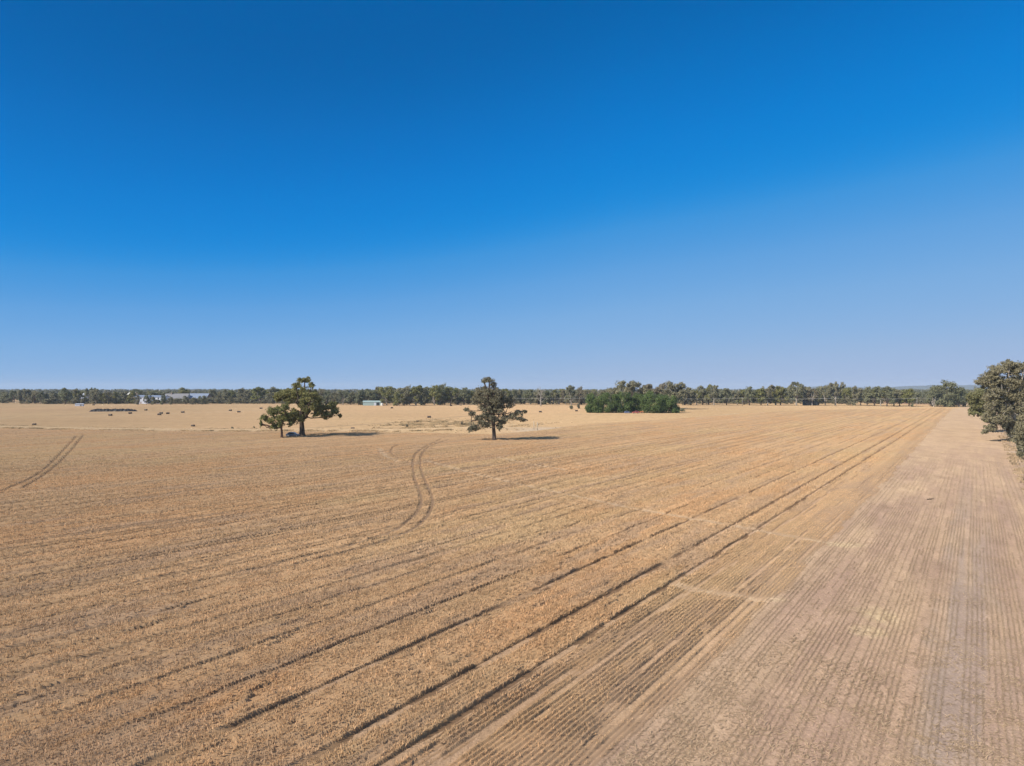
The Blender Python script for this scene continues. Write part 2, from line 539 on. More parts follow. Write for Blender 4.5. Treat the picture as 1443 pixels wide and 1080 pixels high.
def blades(mb, cols, x, y, h, w, lean, hue, nb, quad, seed, spread=0.5):
    """nb stalks per tuft; each a slim leaf-like blade, wider near the ear"""
    g = np.random.default_rng(seed)
    n = len(x)
    X, Y = np.repeat(x, nb), np.repeat(y, nb)
    Hh = np.repeat(h, nb) * g.uniform(0.72, 1.12, n * nb)
    W = np.repeat(w, nb)
    a = g.uniform(0, 2 * np.pi, n * nb)
    bx, by = X + g.normal(0, 1, n * nb) * W * spread, Y + g.normal(0, 1, n * nb) * W * spread
    la = g.uniform(0, 2 * np.pi, n * nb)
    L = np.repeat(lean, nb) * g.uniform(0.2, 1.2, n * nb)
    tx, ty = bx + np.cos(la) * L, by + np.sin(la) * L
    hw = W * g.uniform(0.16, 0.30, n * nb)
    cx, cy = np.cos(a) * hw, np.sin(a) * hw
    k = 0.66
    z0 = np.full_like(X, -0.02)
    if quad:
        v = np.stack([np.stack([bx, by, z0], 1),
                      np.stack([bx + (tx - bx) * k + cx, by + (ty - by) * k + cy, Hh * k], 1),
                      np.stack([tx, ty, Hh], 1),
                      np.stack([bx + (tx - bx) * k - cx, by + (ty - by) * k - cy, Hh * k * 0.95], 1)], 1).reshape(-1, 3)
        mb.add(v, quads=np.arange(len(v)).reshape(-1, 4), tint=0.5)
        rep = 4
    else:
        v = np.stack([np.stack([bx - cx * 1.3, by - cy * 1.3, z0], 1),
                      np.stack([bx + cx * 1.3, by + cy * 1.3, z0], 1),
                      np.stack([tx, ty, Hh], 1)], 1).reshape(-1, 3)
        mb.add(v, tris=np.arange(len(v)).reshape(-1, 3), tint=0.5)
        rep = 3
    c = np.repeat(hue, nb, 0) * g.uniform(0.78, 1.2, (n * nb, 1))
    cols.append(np.clip(np.repeat(c, rep, 0), 0, 1))


def lattice(r_lo, r_hi, ds, dt, jit_s, jit_t, s_lo, s_hi):
    """points on seed rows: rows ds apart (in s), plants dt apart along the row, between two ranges"""
    t_hi = 1.5 * r_hi
    out = []
    rows = np.arange(math.floor(s_lo / ds), math.ceil(s_hi / ds) + 1) * ds
    ts = np.arange(-60, t_hi, dt)
    for c in np.array_split(rows, max(1, len(rows) * len(ts) // 3000000)):
        S, T = np.meshgrid(c, ts, indexing='ij')
        S = S + rng.normal(0, jit_s, S.shape)
        T = T + rng.normal(0, jit_t, T.shape)
        # invert x - .68 y = S , .68 x + y = T, then correct for the bend on the left
        x = (S + 0.68 * T) / (1 + 0.68 ** 2)
        y = T - 0.68 * x
        ok = (y > 5) & (np.hypot(x, y) < r_hi * 1.35) & (np.abs(x) < 0.86 * y + 45)
        x, y, S = x[ok], y[ok], S[ok]
        for _ in range(4):
            x = x + 0.9 * (S - s_of(x, y))
        r = np.hypot(x, y)
        rj = r * (1 + 0.14 * (rng.random(len(r)) - 0.5))
        ok = (rj > r_lo) & (rj < r_hi) & (np.abs(x) < 0.80 * y + 4)
        out.append((x[ok], y[ok], S[ok]))
    return tuple(np.concatenate([o[i] for o in out]) for i in range(3))


def crop_edge(s, t, r):
    return EDGE + 2.4 * (fbm(t / 6, s * 0, 4) - 0.5) + np.interp(r, [0, 120, 400], [0, 0, -3])


def canopy(x, y, s, t, r):
    """height of the dense body of the standing crop"""
    grain = np.maximum(0.10, r / 420.0)
    h = 0.25 * (0.75 + 0.5 * fbm(x / 2.5, y / 2.5, 3)) * (0.86 + 0.3 * fbm(s / 0.9, t / 18, 2))
    h = h * (1 - 0.30 * sstep(0.58, 0.70, fbm(x / 5 + 40, y / 3.5, 3)))
    prof = 0.5 + 0.5 * np.cos(2 * np.pi * s / 0.33)
    row = np.round(s / 0.33)
    strength = TAB[row.astype(int) & 255, (row.astype(int) * 7) & 255]
    patchy = fbm(row * 1.73, t / 9, 3)
    margin = sstep(-23.4, -22.0, s)
    thin = sstep(0.24, 0.36, strength * 0.55 + patchy * 0.6 - 0.10 * sstep(-19, -14.6, s))
    near = sstep(170, 60, r)
    h = h * (1 - (0.38 + 0.42 * margin) * near * (1 - prof)) * (1 - margin * (1 - thin) * 0.9)
    h = h * (1 - 0.85 * gap_mask(s, t, grain)) * (1 - 0.30 * margin) * (1 - 0.35 * sstep(-17.5, -14.4, s))
    h = h * (1 - 0.55 * sstep(0.66, 0.72, fbm(s / 0.9 + 71, t / 3.2, 3)) * near)
    dr = np.minimum.reduce([seg_dist(x, y, pl) for pl in RUTS])
    h = h * (0.12 + 0.88 * sstep(np.maximum(0.16, grain * 0.4), np.maximum(0.40, grain * 0.9), dr))
    pale = np.minimum.reduce([seg_dist(x, y, pl) for pl in PALE])
    flat = sstep(np.maximum(0.85, grain * 1.3), 0.25, pale) * sstep(0.12, 0.5, fbm(x * 0.8 + 4, y * 0.8, 3))
    h = h * (1 - 0.65 * flat * (0.5 + fbm(x * 1.3, y * 1.3, 2)))
    h = h * sstep(0.4, -0.3, s - crop_edge(s, t, r)) * sstep(1, -3, y - far_edge(x))
    return h, flat


def crop_sheet(mb, cols):
    ang = np.radians(np.linspace(-46, 46, 1050))
    rad = np.geomspace(21, 620, 1150)
    A, R = np.meshgrid(ang, rad)
    x, y, r = (R * np.sin(A)).ravel(), (R * np.cos(A)).ravel(), R.ravel()
    s, t = s_of(x, y), t_of(x, y)
    h, flat = canopy(x, y, s, t, r)
    n = 0.30 * vnoise(x / 0.15, y / 0.15) + 0.22 * vnoise(x / 0.45 + 9, y / 0.45) + 0.2 * vnoise(x / 1.3, y / 1.3 + 5) + 0.28 * rng.random(len(x))
    z = h * (0.80 + 0.40 * n) - 0.03
    hue = crop_hue(x, y, s, t) * (1.07 + 0.30 * n)[:, None]
    hue = hue + (np.array([0.66, 0.50, 0.33]) - hue) * (0.62 * flat)[:, None]
    low = sstep(0.12, 0.02, h)[:, None] * sstep(300, 100, r)[:, None]
    hue = hue + (np.array([0.33, 0.215, 0.135]) - hue) * low * 0.6
    gm = gap_mask(s, t, np.maximum(0.10, r / 380.0))[:, None] * (1 - 0.65 * sstep(180, 420, r))[:, None]
    hue = hue + (np.array([0.215, 0.135, 0.080]) - hue) * 0.78 * gm
    dr = np.minimum.reduce([seg_dist(x, y, pl) for pl in RUTS])
    hue = hue + (np.array([0.235, 0.150, 0.092]) - hue) * (0.45 * sstep(np.maximum(0.38, r / 460), 0.10, dr))[:, None]
    hue = hue + (stub_hue(x, y, s, t) * 1.15 - hue) * (0.55 * sstep(-22, -15, s))[:, None]
    m = len(ang)
    i, j = np.meshgrid(np.arange(len(rad) - 1), np.arange(m - 1), indexing='ij')
    q = np.stack([i * m + j, (i + 1) * m + j, (i + 1) * m + j + 1, i * m + j + 1], -1).reshape(-1, 4)[:, ::-1]
    q = q[(h[q] > 0.012).any(1)]
    used = np.zeros(len(x), bool)
    used[q] = True
    new = np.cumsum(used) - 1
    mb.add(np.stack([x, y, z], 1)[used], new[q], tint=0.5)
    cols.append(np.clip(hue[used], 0, 1))


def build_crop():
    mb, cols = MB(), []
    crop_sheet(mb, cols)
    #      r_lo r_hi  ds    dt    nb quad  width  grain
    for k, (r0, r1, ds, dt, nb, quad, wd, grain) in enumerate((
            (23, 62, 0.33, 0.14, 6, True, 0.078, 0.30),
            (62, 105, 0.33, 0.20, 4, True, 0.115, 0.40),
            (105, 175, 0.33, 0.30, 3, True, 0.17, 0.50),
            (175, 310, 0.66, 0.42, 3, False, 0.26, 0.70))):
        x, y, S = lattice(r0, r1, ds, dt, ds * 0.12, dt * 0.35, -330, EDGE + 1)
        s, t = s_of(x, y), t_of(x, y)
        r = np.hypot(x, y)
        edge = EDGE + 2.4 * (fbm(t / 6, s * 0, 4) - 0.5) + np.interp(r, [0, 120, 400], [0, 0, -3])
        keep = (s < edge) & (y < far_edge(x) - 2)
        # thin out towards the far fields
        keep &= rng.random(len(x)) < sstep(330, 235, r)
        gm = gap_mask(s, t, np.full(s.shape, grain))
        keep &= rng.random(len(x)) > gm * 0.97
        # thin drilled margin: whole rows poor or missing
        row = np.round(s / 0.33).astype(int)
        strength = TAB[row & 255, (row * 7) & 255]
        patchy = fbm(row * 1.73, t / 9, 3)
        margin = sstep(-23.2, -21.5, s)
        keep &= ~((margin > 0.5) & (strength * 0.55 + patchy * 0.6 < 0.28 + 0.16 * sstep(-18, -14.6, s)))
        base, flat = canopy(x, y, s, t, r)
        keep &= (base > 0.05) & (rng.random(len(x)) < 0.45 + 0.55 * sstep(0.40, 0.55, fbm(x / 1.1, y / 1.1, 2)))
        x, y, s, t, r, base, flat, margin = (v[keep] for v in (x, y, s, t, r, base, flat, margin))
        hue = crop_hue(x, y, s, t) * 1.46
        hue = hue + (np.array([0.70, 0.53, 0.35]) - hue) * (0.6 * flat)[:, None]
        hue = hue * rng.uniform(0.86, 1.14, (len(x), 1))
        hh = base * 0.90 + 0.13 * rng.uniform(0.5, 1.25, len(x)) * (1 - 0.5 * flat) * sstep(0.0, 0.2, base)
        lean = 0.16 + 0.2 * flat + wd * 0.2
        hue = hue + (crop_hue(x, y, s, t) * 1.60 - hue) * margin[:, None]
        blades(mb, cols, x, y, hh * (1 - 0.20 * margin), np.full(len(x), wd) * (1 - 0.42 * margin), lean * (1 - 0.4 * margin), hue, nb, quad, 100 + k)
    o = mb.build('wheat_crop', M['straw'], color=np.concatenate(cols))
    tag(o, 'standing dry wheat in drilled rows with dark tramlines over the paddock', 'crop', kind='stuff')


def build_stubble():
    mb, cols = MB(), []
    for k, (r0, r1, ds, dt, nb, wd, hh0) in enumerate(((23, 55, 0.33, 0.06, 3, 0.045, 0.072), (55, 100, 0.33, 0.12, 3, 0.07, 0.068), (100, 190, 0.66, 0.30, 3, 0.13, 0.06))):
        x, y, S = lattice(r0, r1, ds, dt, ds * 0.07, dt * 0.35, EDGE - 2, 9)
        s, t = s_of(x, y), t_of(x, y)
        r = np.hypot(x, y)
        edge = EDGE + 2.4 * (fbm(t / 6, s * 0, 4) - 0.5) + np.interp(r, [0, 120, 400], [0, 0, -3])
        row = np.round(s / 0.33).astype(int)
        strength = TAB[(row * 3) & 255, (row * 5) & 255]
        vis = fbm(row * 1.31 + 5, t / 7, 3)
        keep = (s > edge - 0.2) & (strength * 0.6 + vis * 0.7 > 0.52) & (rng.random(len(x)) < sstep(195, 120, r))
        x, y, s, t = (v[keep] for v in (x, y, s, t))
        hue = stub_hue(x, y, s, t)
        hue = hue * 0.5 + np.array([0.47, 0.35, 0.225]) * 0.5
        blades(mb, cols, x, y, hh0 * rng.uniform(0.6, 1.3, len(x)), np.full(len(x), wd), np.full(len(x), 0.05), hue, nb, False, 200 + k, 0.6)
    o = mb.build('stubble', M['straw'], color=np.concatenate(cols))
    tag(o, 'short cut stubble rows on the pinkish grey strip by the trees', 'stubble', kind='stuff')
    # loose straw lying flat
    mb, cols = MB(), []
    n = 110000
    y = 1 / rng.uniform(1 / 120, 1 / 24, n)
    x = rng.uniform(-0.2, 0.82, n) * y
    s, t = s_of(x, y), t_of(x, y)
    dens = 0.25 + 0.75 * sstep(0.45, 0.65, fbm(x / 1.5, y / 1.5, 3))
    dens = np.maximum(dens * 0.55, 0.8 * straw_patches(x, y))
    keep = (s > EDGE) & (s < 9) & (rng.random(n) < dens)
    x, y = x[keep], y[keep]
    n = len(x)
    a = rng.uniform(0, np.pi, n)
    L, w = rng.uniform(0.05, 0.16, n), rng.uniform(0.008, 0.014, n) * (1 + y / 60)
    z = rng.uniform(0.012, 0.035, n)
    dz = rng.uniform(-0.01, 0.02, n)
    ux, uy = np.cos(a) * L, np.sin(a) * L
    px, py = -np.sin(a) * w, np.cos(a) * w
    v = np.stack([np.stack([x - ux - px, y - uy - py, z], 1), np.stack([x + ux - px, y + uy - py, z + dz], 1),
                  np.stack([x + ux + px, y + uy + py, z + dz], 1), np.stack([x - ux + px, y - uy + py, z], 1)], 1).reshape(-1, 3)
    mb.add(v, quads=np.arange(len(v)).reshape(-1, 4))
    c = np.array([0.53, 0.385, 0.25]) * rng.uniform(0.6, 1.15, (n, 1))
    o = mb.build('loose_straw', M['straw'], color=np.repeat(c, 4, 0))
    tag(o, 'loose pale straw scattered flat on the cut stubble', 'straw', kind='stuff')


def build_dry_grass():
    mb, cols = MB(), []
    n = 26000
    k = rng.uniform(0, len(BANK) - 1.001, n)
    i = k.astype(int)
    p = BANK[i] + (BANK[i + 1] - BANK[i]) * (k - i)[:, None]
    x, y = p[:, 0] + rng.normal(0, 2.2, n), p[:, 1] + rng.normal(0, 3.4, n)
    # the rough corner left of the lone gum
    m = 15000
    cx, cy = G(640, 598)
    x2, y2 = cx + rng.normal(0, 13, m), cy + rng.normal(0, 17, m)
    x, y = np.concatenate([x, x2]), np.concatenate([y, y2])
    d = fbm(x / 4, y / 9, 3)
    keep = rng.random(len(x)) < sstep(0.40, 0.62, d)
    x, y, d = x[keep], y[keep], d[keep]
    hue = np.array([0.54, 0.385, 0.215]) * (0.75 + 0.5 * fbm(x / 3 + 7, y / 6, 3))[:, None]
    green = sstep(0.68, 0.76, fbm(x / 2.2 + 70, y / 4, 2))[:, None]
    hue = hue * (1 - green) + np.array([0.20, 0.155, 0.09]) * green
    blades(mb, cols, x, y, 0.45 * (0.3 + d), np.full(len(x), 0.5), np.full(len(x), 0.45), hue * 1.25, 4, False, 300)
    # rough edge under the right-hand trees
    n = 9000
    y = 1 / rng.uniform(1 / 330, 1 / 95, n)
    ss = rng.uniform(7.0, 26, n)
    x = ss + 0.68 * y
    keep = rng.random(n) < sstep(0.42, 0.6, fbm(x / 3, y / 3, 3))
    x, y = x[keep], y[keep]
    hue = np.array([0.50, 0.36, 0.225]) * rng.uniform(0.75, 1.25, (len(x), 1))
    blades(mb, cols, x, y, rng.uniform(0.15, 0.55, len(x)), np.full(len(x), 0.4), np.full(len(x), 0.2), hue, 6, False, 301)
    o = mb.build('dry_grass', M['straw'], color=np.concatenate(cols))
    tag(o, 'tall bleached dry grass along the bank and field edges', 'grass', kind='stuff')


# ------------------------------------------------------------------ trees
def leaves(mb, c, r, n, size, g, droop=0.0, base_tint=0.5, fill=0.35):
    """n leaf sprays through an ellipsoid clump, thicker towards its skin"""
    d = g.normal(0, 1, (n, 3))
    d /= np.linalg.norm(d, axis=1)[:, None]
    rr = np.where(g.random(n) < fill, g.uniform(0.2, 0.9, n), g.uniform(0.8, 1.12, n))
    lump = 0.72 + 0.56 * vnoise(d[:, 0] * 2.4 + c[0] * 1.7 + 50, d[:, 2] * 2.4 + d[:, 1] * 1.9 + c[2] + 50)
    p = np.asarray(c) + d * np.asarray(r) * (rr * lump)[:, None]
    p[:, 2] -= droop * g.random(n) * r[2]
    nr = d + g.normal(0, 0.55, (n, 3)) + np.array([0, 0, 0.25])
    nr /= np.linalg.norm(nr, axis=1)[:, None]
    ax = np.cross(nr, g.normal(0, 1, (n, 3)))
    ax /= np.linalg.norm(ax, axis=1)[:, None] + 1e-9
    bx = np.cross(nr, ax)
    L = size * g.uniform(0.6, 1.3, n)[:, None]
    W = L * g.uniform(0.4, 0.75, n)[:, None]
    v = np.stack([p - ax * L, p - bx * W + nr * L * 0.15, p + ax * L, p + bx * W + nr * L * 0.15], 1).reshape(-1, 3)
    tint = np.clip(base_tint + g.normal(0, 0.16, n), 0, 1)
    mb.add(v, quads=np.arange(4 * n).reshape(-1, 4), tint=np.repeat(tint, 4))


def limb(mb, a, b, r0, r1, g, n=6, sag=0.12, seg=6):
    a, b = np.asarray(a, float), np.asarray(b, float)
    k = np.linspace(0, 1, seg)[:, None]
    L = np.linalg.norm(b - a)
    p = a + (b - a) * k
    wob = g.normal(0, 0.045 * L, (seg, 3)) * np.sin(np.pi * k)
    p = p + wob
    p[:, 2] += (-sag * L * np.sin(np.pi * k[:, 0]))
    mb.tube(p, np.linspace(r0, r1, seg), n)
    return p


def traced_tree(name, label, base_px, scale, origin, clumps, leafm, barkm, trunk_r, fork_h, cat='tree', seed=1, leaf=0.34, dens=1.0, depth=0.75, bare=0, group=None, lean=(0, 0), skirt=1.0):
    """a near tree: clump outlines (in a zoomed crop of the photo) set at its real distance, given depth"""
    g = np.random.default_rng(seed)
    bx, by = base_px
    X0, D = G(bx, by)
    mpp = D / FPX
    root = thing(name, label, cat, (X0, D, 0), 0, group)
    tr, cr = MB(), MB()
    cl = []
    xs = np.array([origin[0] + c[0] / scale for c in clumps])
    R = max(2.5, (xs.max() - xs.min()) * 0.5 * mpp)
    mid = (xs.max() + xs.min()) * 0.5
    for cxz, cyz, rx, ry in clumps:
        px, py = origin[0] + cxz / scale, origin[1] + cyz / scale
        off = (px - mid) * mpp / R
        room = R * depth * math.sqrt(max(0.06, 1 - min(1, abs(off)) ** 2))
        z0 = CAM_H + (HY - py) * mpp
        for rep in range(3):
            dy = (rep - 1) * room * 0.62 + g.normal(0, room * 0.16)
            if rep != 1 and room < rx / scale * mpp * 0.7:
                continue
            f = (D + dy) / D
            x = (px - CX) / FPX * D * f - X0
            z = CAM_H + (HY - py) * mpp * f
            sh = 1.0 if rep == 1 else g.uniform(0.75, 0.95)
            rr = np.array([rx / scale * mpp, 0.5 * (rx + ry) / scale * mpp, ry / scale * mpp]) * sh
            if rep == 2:
                z += g.normal(0, 0.3)
            cl.append((np.array([x, dy, max(z, rr[2] * 0.9)]), rr))
    fork = np.array([lean[0], lean[1], fork_h])
    # trunk with a flared foot
    k = np.linspace(0, 1, 7)
    pts = np.stack([lean[0] * k + 0.12 * np.sin(k * 5) * k, lean[1] * k, k * fork_h - 0.15], 1)
    tr.tube(pts, trunk_r * (1 + 0.7 * np.exp(-k * 9)) * (1 - 0.22 * k), 10)
    zs = np.array([c[0][2] for c in cl])
    # main boughs: to far clumps, the rest branch from the nearest bough
    order = sorted(range(len(cl)), key=lambda i: -np.linalg.norm(cl[i][0] - fork))
    boughs = []
    for n_, i in enumerate(order):
        c, rr = cl[i]
        tip = c - np.array([0, 0, rr[2] * 0.25])
        if n_ < 7 or not boughs:
            L = np.linalg.norm(tip - fork)
            boughs.append(limb(tr, fork - np.array([0, 0, 0.4]), tip, trunk_r * g.uniform(0.46, 0.66), 0.10, g, 7, 0.06, 8))
        else:
            allp = np.concatenate([b[2:-1] for b in boughs])
            dd = np.linalg.norm(allp - tip, axis=1) + 3.0 * (allp[:, 2] > tip[2] + 0.5)
            a = allp[dd.argmin()]
            boughs.append(limb(tr, a, tip, 0.07 + 0.014 * np.linalg.norm(tip - a), 0.035, g, 5, 0.03, 6))
        # twigs reaching through the clump
        for _ in range(3):
            d = g.normal(0, 1, 3)
            d /= np.linalg.norm(d)
            limb(tr, tip, c + d * rr * 0.95, 0.045, 0.015, g, 4, 0.02, 3)
    for _ in range(bare):
        a = boughs[int(g.integers(0, 7))][5]
        d = np.array([g.normal(0, 1), g.normal(0, 0.6), g.normal(0.1, 0.5)])
        d /= np.linalg.norm(d)
        b = a + d * g.uniform(2, 4)
        limb(tr, a, b, 0.10, 0.025, g, 5, 0.05, 5)
    for c, rr in cl:
        area = (rr[0] * rr[1] + rr[0] * rr[2] + rr[1] * rr[2])
        n = int(dens * 40 * area / (leaf / 0.34) ** 2) + 30
        bt = np.clip(0.45 + g.normal(0, 0.17), 0.1, 0.9)
        # broken into sub-clumps for gaps
        m = 12
        for _ in range(m):
            d = g.normal(0, 1, 3)
            d /= np.linalg.norm(d)
            leaves(cr, c + d * rr * g.uniform(0.25, 1.05), rr * g.uniform(0.20, 0.52), n // m, leaf, g, 0.25, np.clip(bt + g.normal(0, 0.1), 0, 1), 0.55)
    tr.build('trunk', M[barkm], root, smooth=True)
    cr.build('crown', M[leafm], root)
    return root


def proto_tree(kind, seed):
    """unit-height tree of the far tree lines: trunk mesh, crown mesh"""
    g = np.random.default_rng(seed)
    tr, cr = MB(), MB()
    if kind == 'bushy':
        fork, lo, n, w, rc = 0.08, 0.08, 22, 0.42, 0.16
    elif kind == 'open':
        fork, lo, n, w, rc = 0.32, 0.36, 15, 0.34, 0.13
    elif kind == 'flat':
        fork, lo, n, w, rc = 0.36, 0.48, 15, 0.44, 0.13
    else:
        fork, lo, n, w, rc = 0.20, 0.24, 18, 0.42, 0.15
    k = np.linspace(0, 1, 5)
    pts = np.stack([g.normal(0, 0.01, 5), g.normal(0, 0.01, 5), k * fork], 1)
    tr.tube(pts, 0.028 * (1.5 - 0.6 * k), 6)
    f = pts[-1]
    for i in range(n):
        a = g.uniform(0, 2 * np.pi)
        z = lo + (0.90 - lo) * ((i + 0.5) / n)
        prof = math.sqrt(max(0.05, 1 - ((z - lo) / (1.0 - lo)) ** 2)) if kind != 'flat' else 0.9
        rad = w * prof * math.sqrt(g.uniform(0.12, 1.0))
        c = np.array([math.cos(a) * rad, math.sin(a) * rad, z])
        r = rc * g.uniform(0.75, 1.25) * np.array([1.1, 1.1, 0.8])
        limb(tr, f - [0, 0, 0.03], c, 0.013, 0.004, g, 5, 0.04, 5)
        bt = np.clip(0.42 + g.normal(0, 0.2), 0.05, 0.95)
        for _ in range(3):
            d = g.normal(0, 1, 3)
            d /= np.linalg.norm(d)
            leaves(cr, c + d * r * g.uniform(0.3, 0.9), r * g.uniform(0.4, 0.8), 75, 0.030, g, 0.25, bt, 0.5)
    return tr, cr


SKY = np.array([(-200, 551), (0, 551), (20, 549), (37, 547), (50, 551), (65, 552), (80, 552), (92, 547), (100, 549), (112, 550), (126, 546), (140, 551), (160, 551), (180, 549), (193, 547), (205, 549),
                (215, 547), (235, 550), (260, 547), (275, 553), (283, 549), (300, 551), (318, 548), (325, 547), (340, 549), (355, 546), (365, 545), (380, 546), (390, 549), (430, 550), (475, 551), (500, 551),
                (515, 549), (530, 547), (545, 543), (560, 545), (575, 544), (590, 542), (610, 543), (630, 543), (650, 546), (660, 549), (690, 550), (720, 549), (740, 549), (770, 550), (790, 549), (805, 544),
                (815, 547), (830, 551), (850, 550), (965, 547), (980, 547), (1000, 545), (1015, 545), (1035, 549), (1055, 546), (1085, 546), (1095, 544), (1110, 543), (1130, 543), (1150, 546), (1165, 541),
                (1190, 545), (1210, 547), (1222, 545), (1240, 546), (1250, 544), (1265, 548), (1280, 546), (1304, 551), (1315, 545), (1355, 546), (1380, 547), (1700, 547)], float)
BASE = np.array([(-200, 567), (0, 567.5), (60, 569.5), (150, 570), (240, 569.5), (330, 568), (400, 568.5), (480, 571), (560, 572), (680, 570.5), (760, 570.5), (1000, 571.5), (1200, 572), (1300, 573.2), (1700, 573.5)], float)
LANDMARKS = [(-40, 'the left photo edge'), (111, 'the low white shed'), (204, 'the white houses'), (277, 'the blue roof house'), (425, 'the big spreading gum'), (524, 'the pale green shed'),
             (696, 'the lone gum'), (762, 'the bare dead tree'), (890, 'the green thicket'), (1139, 'the dark shade block'), (1448, 'the right-edge gums')]
ORD = ['first', 'second', 'third', 'fourth', 'fifth', 'sixth', 'seventh', 'eighth', 'ninth', 'tenth', 'eleventh', 'twelfth', 'thirteenth', 'fourteenth', 'fifteenth', 'sixteenth', 'seventeenth', 'eighteenth', 'nineteenth', 'twentieth',
       'twenty-first', 'twenty-second', 'twenty-third', 'twenty-fourth', 'twenty-fifth']


def build_treeline():
    kinds = ['bushy', 'bushy', 'bushy', 'round', 'round', 'round', 'open', 'open', 'flat']
    protos = []
    for i, kd in enumerate(kinds):
        tr, cr = proto_tree(kd, 40 + i)
        protos.append((kd, tr, cr))
    meshes = {}

    def parts(pi, leafm, barkm):
        key = (pi, leafm, barkm)
        if key not in meshes:
            kd, tr, cr = protos[pi]
            meshes[key] = (tr.mesh('trunk', M[barkm], True), cr.mesh('crown', M[leafm]))
        return meshes[key]

    g = np.random.default_rng(77)
    feats = [(20, 549, 567.5, 15, 3, 'gum_dark'), (37, 547, 569, 12, 6, 'gum_grey'), (92, 547, 570, 19, 4, 'gum_dark'), (127, 545.6, 569.5, 17, 8, 'gum_dark'), (193, 547, 566, 16, 3, 'gum_dark'), (260, 546.5, 566, 20, 4, 'gum_green'), (193, 557, 570.4, 9, 1, 'gum_grey'), (206, 556, 570.4, 10, 3, 'gum_dark'), (216, 558, 570.5, 8, 2, 'gum_grey'), (229, 556, 570.4, 11, 0, 'gum_dark'), (240, 559, 570.4, 8, 1, 'gum_grey'), (262, 558, 570.3, 11, 4, 'gum_dark'), (272, 559.5, 570.3, 9, 2, 'gum_grey'), (287, 557, 570.2, 10, 0, 'gum_dark'),
             (366, 544.5, 568.5, 26, 5, 'gum_green'), (382, 545.5, 568.5, 18, 4, 'gum_grey'), (545, 542.5, 571.5, 24, 3, 'gum_green'), (562, 552, 572.2, 17, 1, 'gum_green'), (586, 542, 571.5, 28, 5, 'gum_green'), (612, 543, 571.5, 24, 4, 'gum_green'),
             (635, 543, 571, 24, 3, 'gum_green'), (848, 549, 575, 24, 5, 'gum_grey'), (862, 544, 576, 26, 3, 'gum_grey'), (805, 542, 571, 21, 5, 'gum_grey'), (876, 537, 576, 36, 4, 'gum_grey'), (895, 535, 577, 38, 5, 'gum_grey'), (913, 539, 576.5, 34, 3, 'gum_brown'), (930, 541, 576, 36, 4, 'gum_brown'),
             (951, 536, 577, 36, 6, 'gum_grey'), (1006, 541, 571.5, 15, 7, 'gum_grey'), (1024, 545.5, 571.5, 18, 3, 'gum_dark'), (1056, 545, 571.5, 22, 4, 'gum_dark'), (1100, 543, 571.5, 22, 5, 'gum_green'), (1122, 536, 571.8, 23, 7, 'gum_grey'),
             (1163, 540.5, 571.6, 17, 3, 'gum_grey'), (1177, 537, 571.6, 25, 8, 'gum_grey'), (1222, 545, 572, 19, 4, 'gum_dark'), (1250, 543.5, 573, 24, 5, 'gum_dark'), (1281, 546, 573, 22, 3, 'gum_green'), (1331, 536.5, 573.4, 38, 1, 'gum_dark'),
             (1316, 543, 573.4, 22, 2, 'gum_dark'), (1351, 544.5, 573.6, 30, 0, 'gum_dark'), (1375, 546, 573.6, 26, 1, 'gum_grey')]
    spots = list(feats)
    x = -14.0
    while x < 1462:
        gap = [(1284, 1308), (12, 28)]
        if not any(a < x < b for a, b in gap) and all(abs(x - f[0]) > 0.30 * f[3] for f in feats):
            top = np.interp(x, SKY[:, 0], SKY[:, 1]) + g.uniform(-3.4, 2.4)
            if 187 < x < 292:
                if g.random() < 0.35:
                    x += 4
                    continue
                top = g.uniform(556, 561)
            base = np.interp(x, BASE[:, 0], BASE[:, 1]) - g.uniform(0, 1.0)
            left = x < 700
            pi = int(g.choice([0, 1, 2, 3, 4, 5] if left else [1, 0, 3, 4, 5, 3, 4, 7, 8]))
            lm = str(g.choice(['gum_grey', 'gum_dark', 'gum_dark', 'gum_green', 'gum_grey'] if left else ['gum_grey', 'gum_grey', 'gum_dark', 'gum_brown', 'gum_green']))
            spots.append((x, top, base, (base - top) * g.uniform(0.65, 1.0), pi, lm))
        x += g.uniform(7.5, 12.5)
    spots.sort()
    # labels: counted from the nearest landmark
    lab = {}
    for lx, ph in LANDMARKS:
        for side in (-1, 1):
            mem = [i for i, sp in enumerate(spots) if min(LANDMARKS, key=lambda L: abs(L[0] - sp[0]))[0] == lx and (sp[0] - lx) * side > 0]
            mem.sort(key=lambda i: abs(spots[i][0] - lx))
            for n, i in enumerate(mem):
                where = 'right' if side > 0 else 'left'
                lab[i] = f'{ORD[n]} to the {where} of {ph}'
    shape = {'bushy': 'bushy', 'round': 'rounded', 'open': 'open', 'flat': 'flat-topped'}
    hue = {'gum_grey': 'grey-green', 'gum_dark': 'dark', 'gum_green': 'green', 'gum_brown': 'brownish'}
    for i, (px, top, base, wpx, pi, lm) in enumerate(spots):
        d = CAM_H * FPX / (base - HY)
        xx, yy = at(px, d)
        H = CAM_H + (HY - top) * d / FPX
        W = wpx * d / FPX
        kd = protos[pi][0]
        wn = {'bushy': 1.0, 'round': 0.96, 'open': 0.80, 'flat': 1.06}[kd]
        root = thing('gum_tree', f'{shape[kd]} {hue[lm]} gum in the tree line, {lab[i]}', 'tree', (xx, yy, 0), g.uniform(0, 6.28), 'gums of the far tree line')
        sc = np.clip(W / wn, 0.45 * H, 1.5 * H)
        root.scale = (sc, sc, H)
        bm_ = 'bark_pale' if (kd in ('open', 'flat') or g.random() < 0.35) else 'bark_dark'
        tm, cm = parts(pi, lm, bm_)
        link('trunk', tm, root)
        link('crown', cm, root)
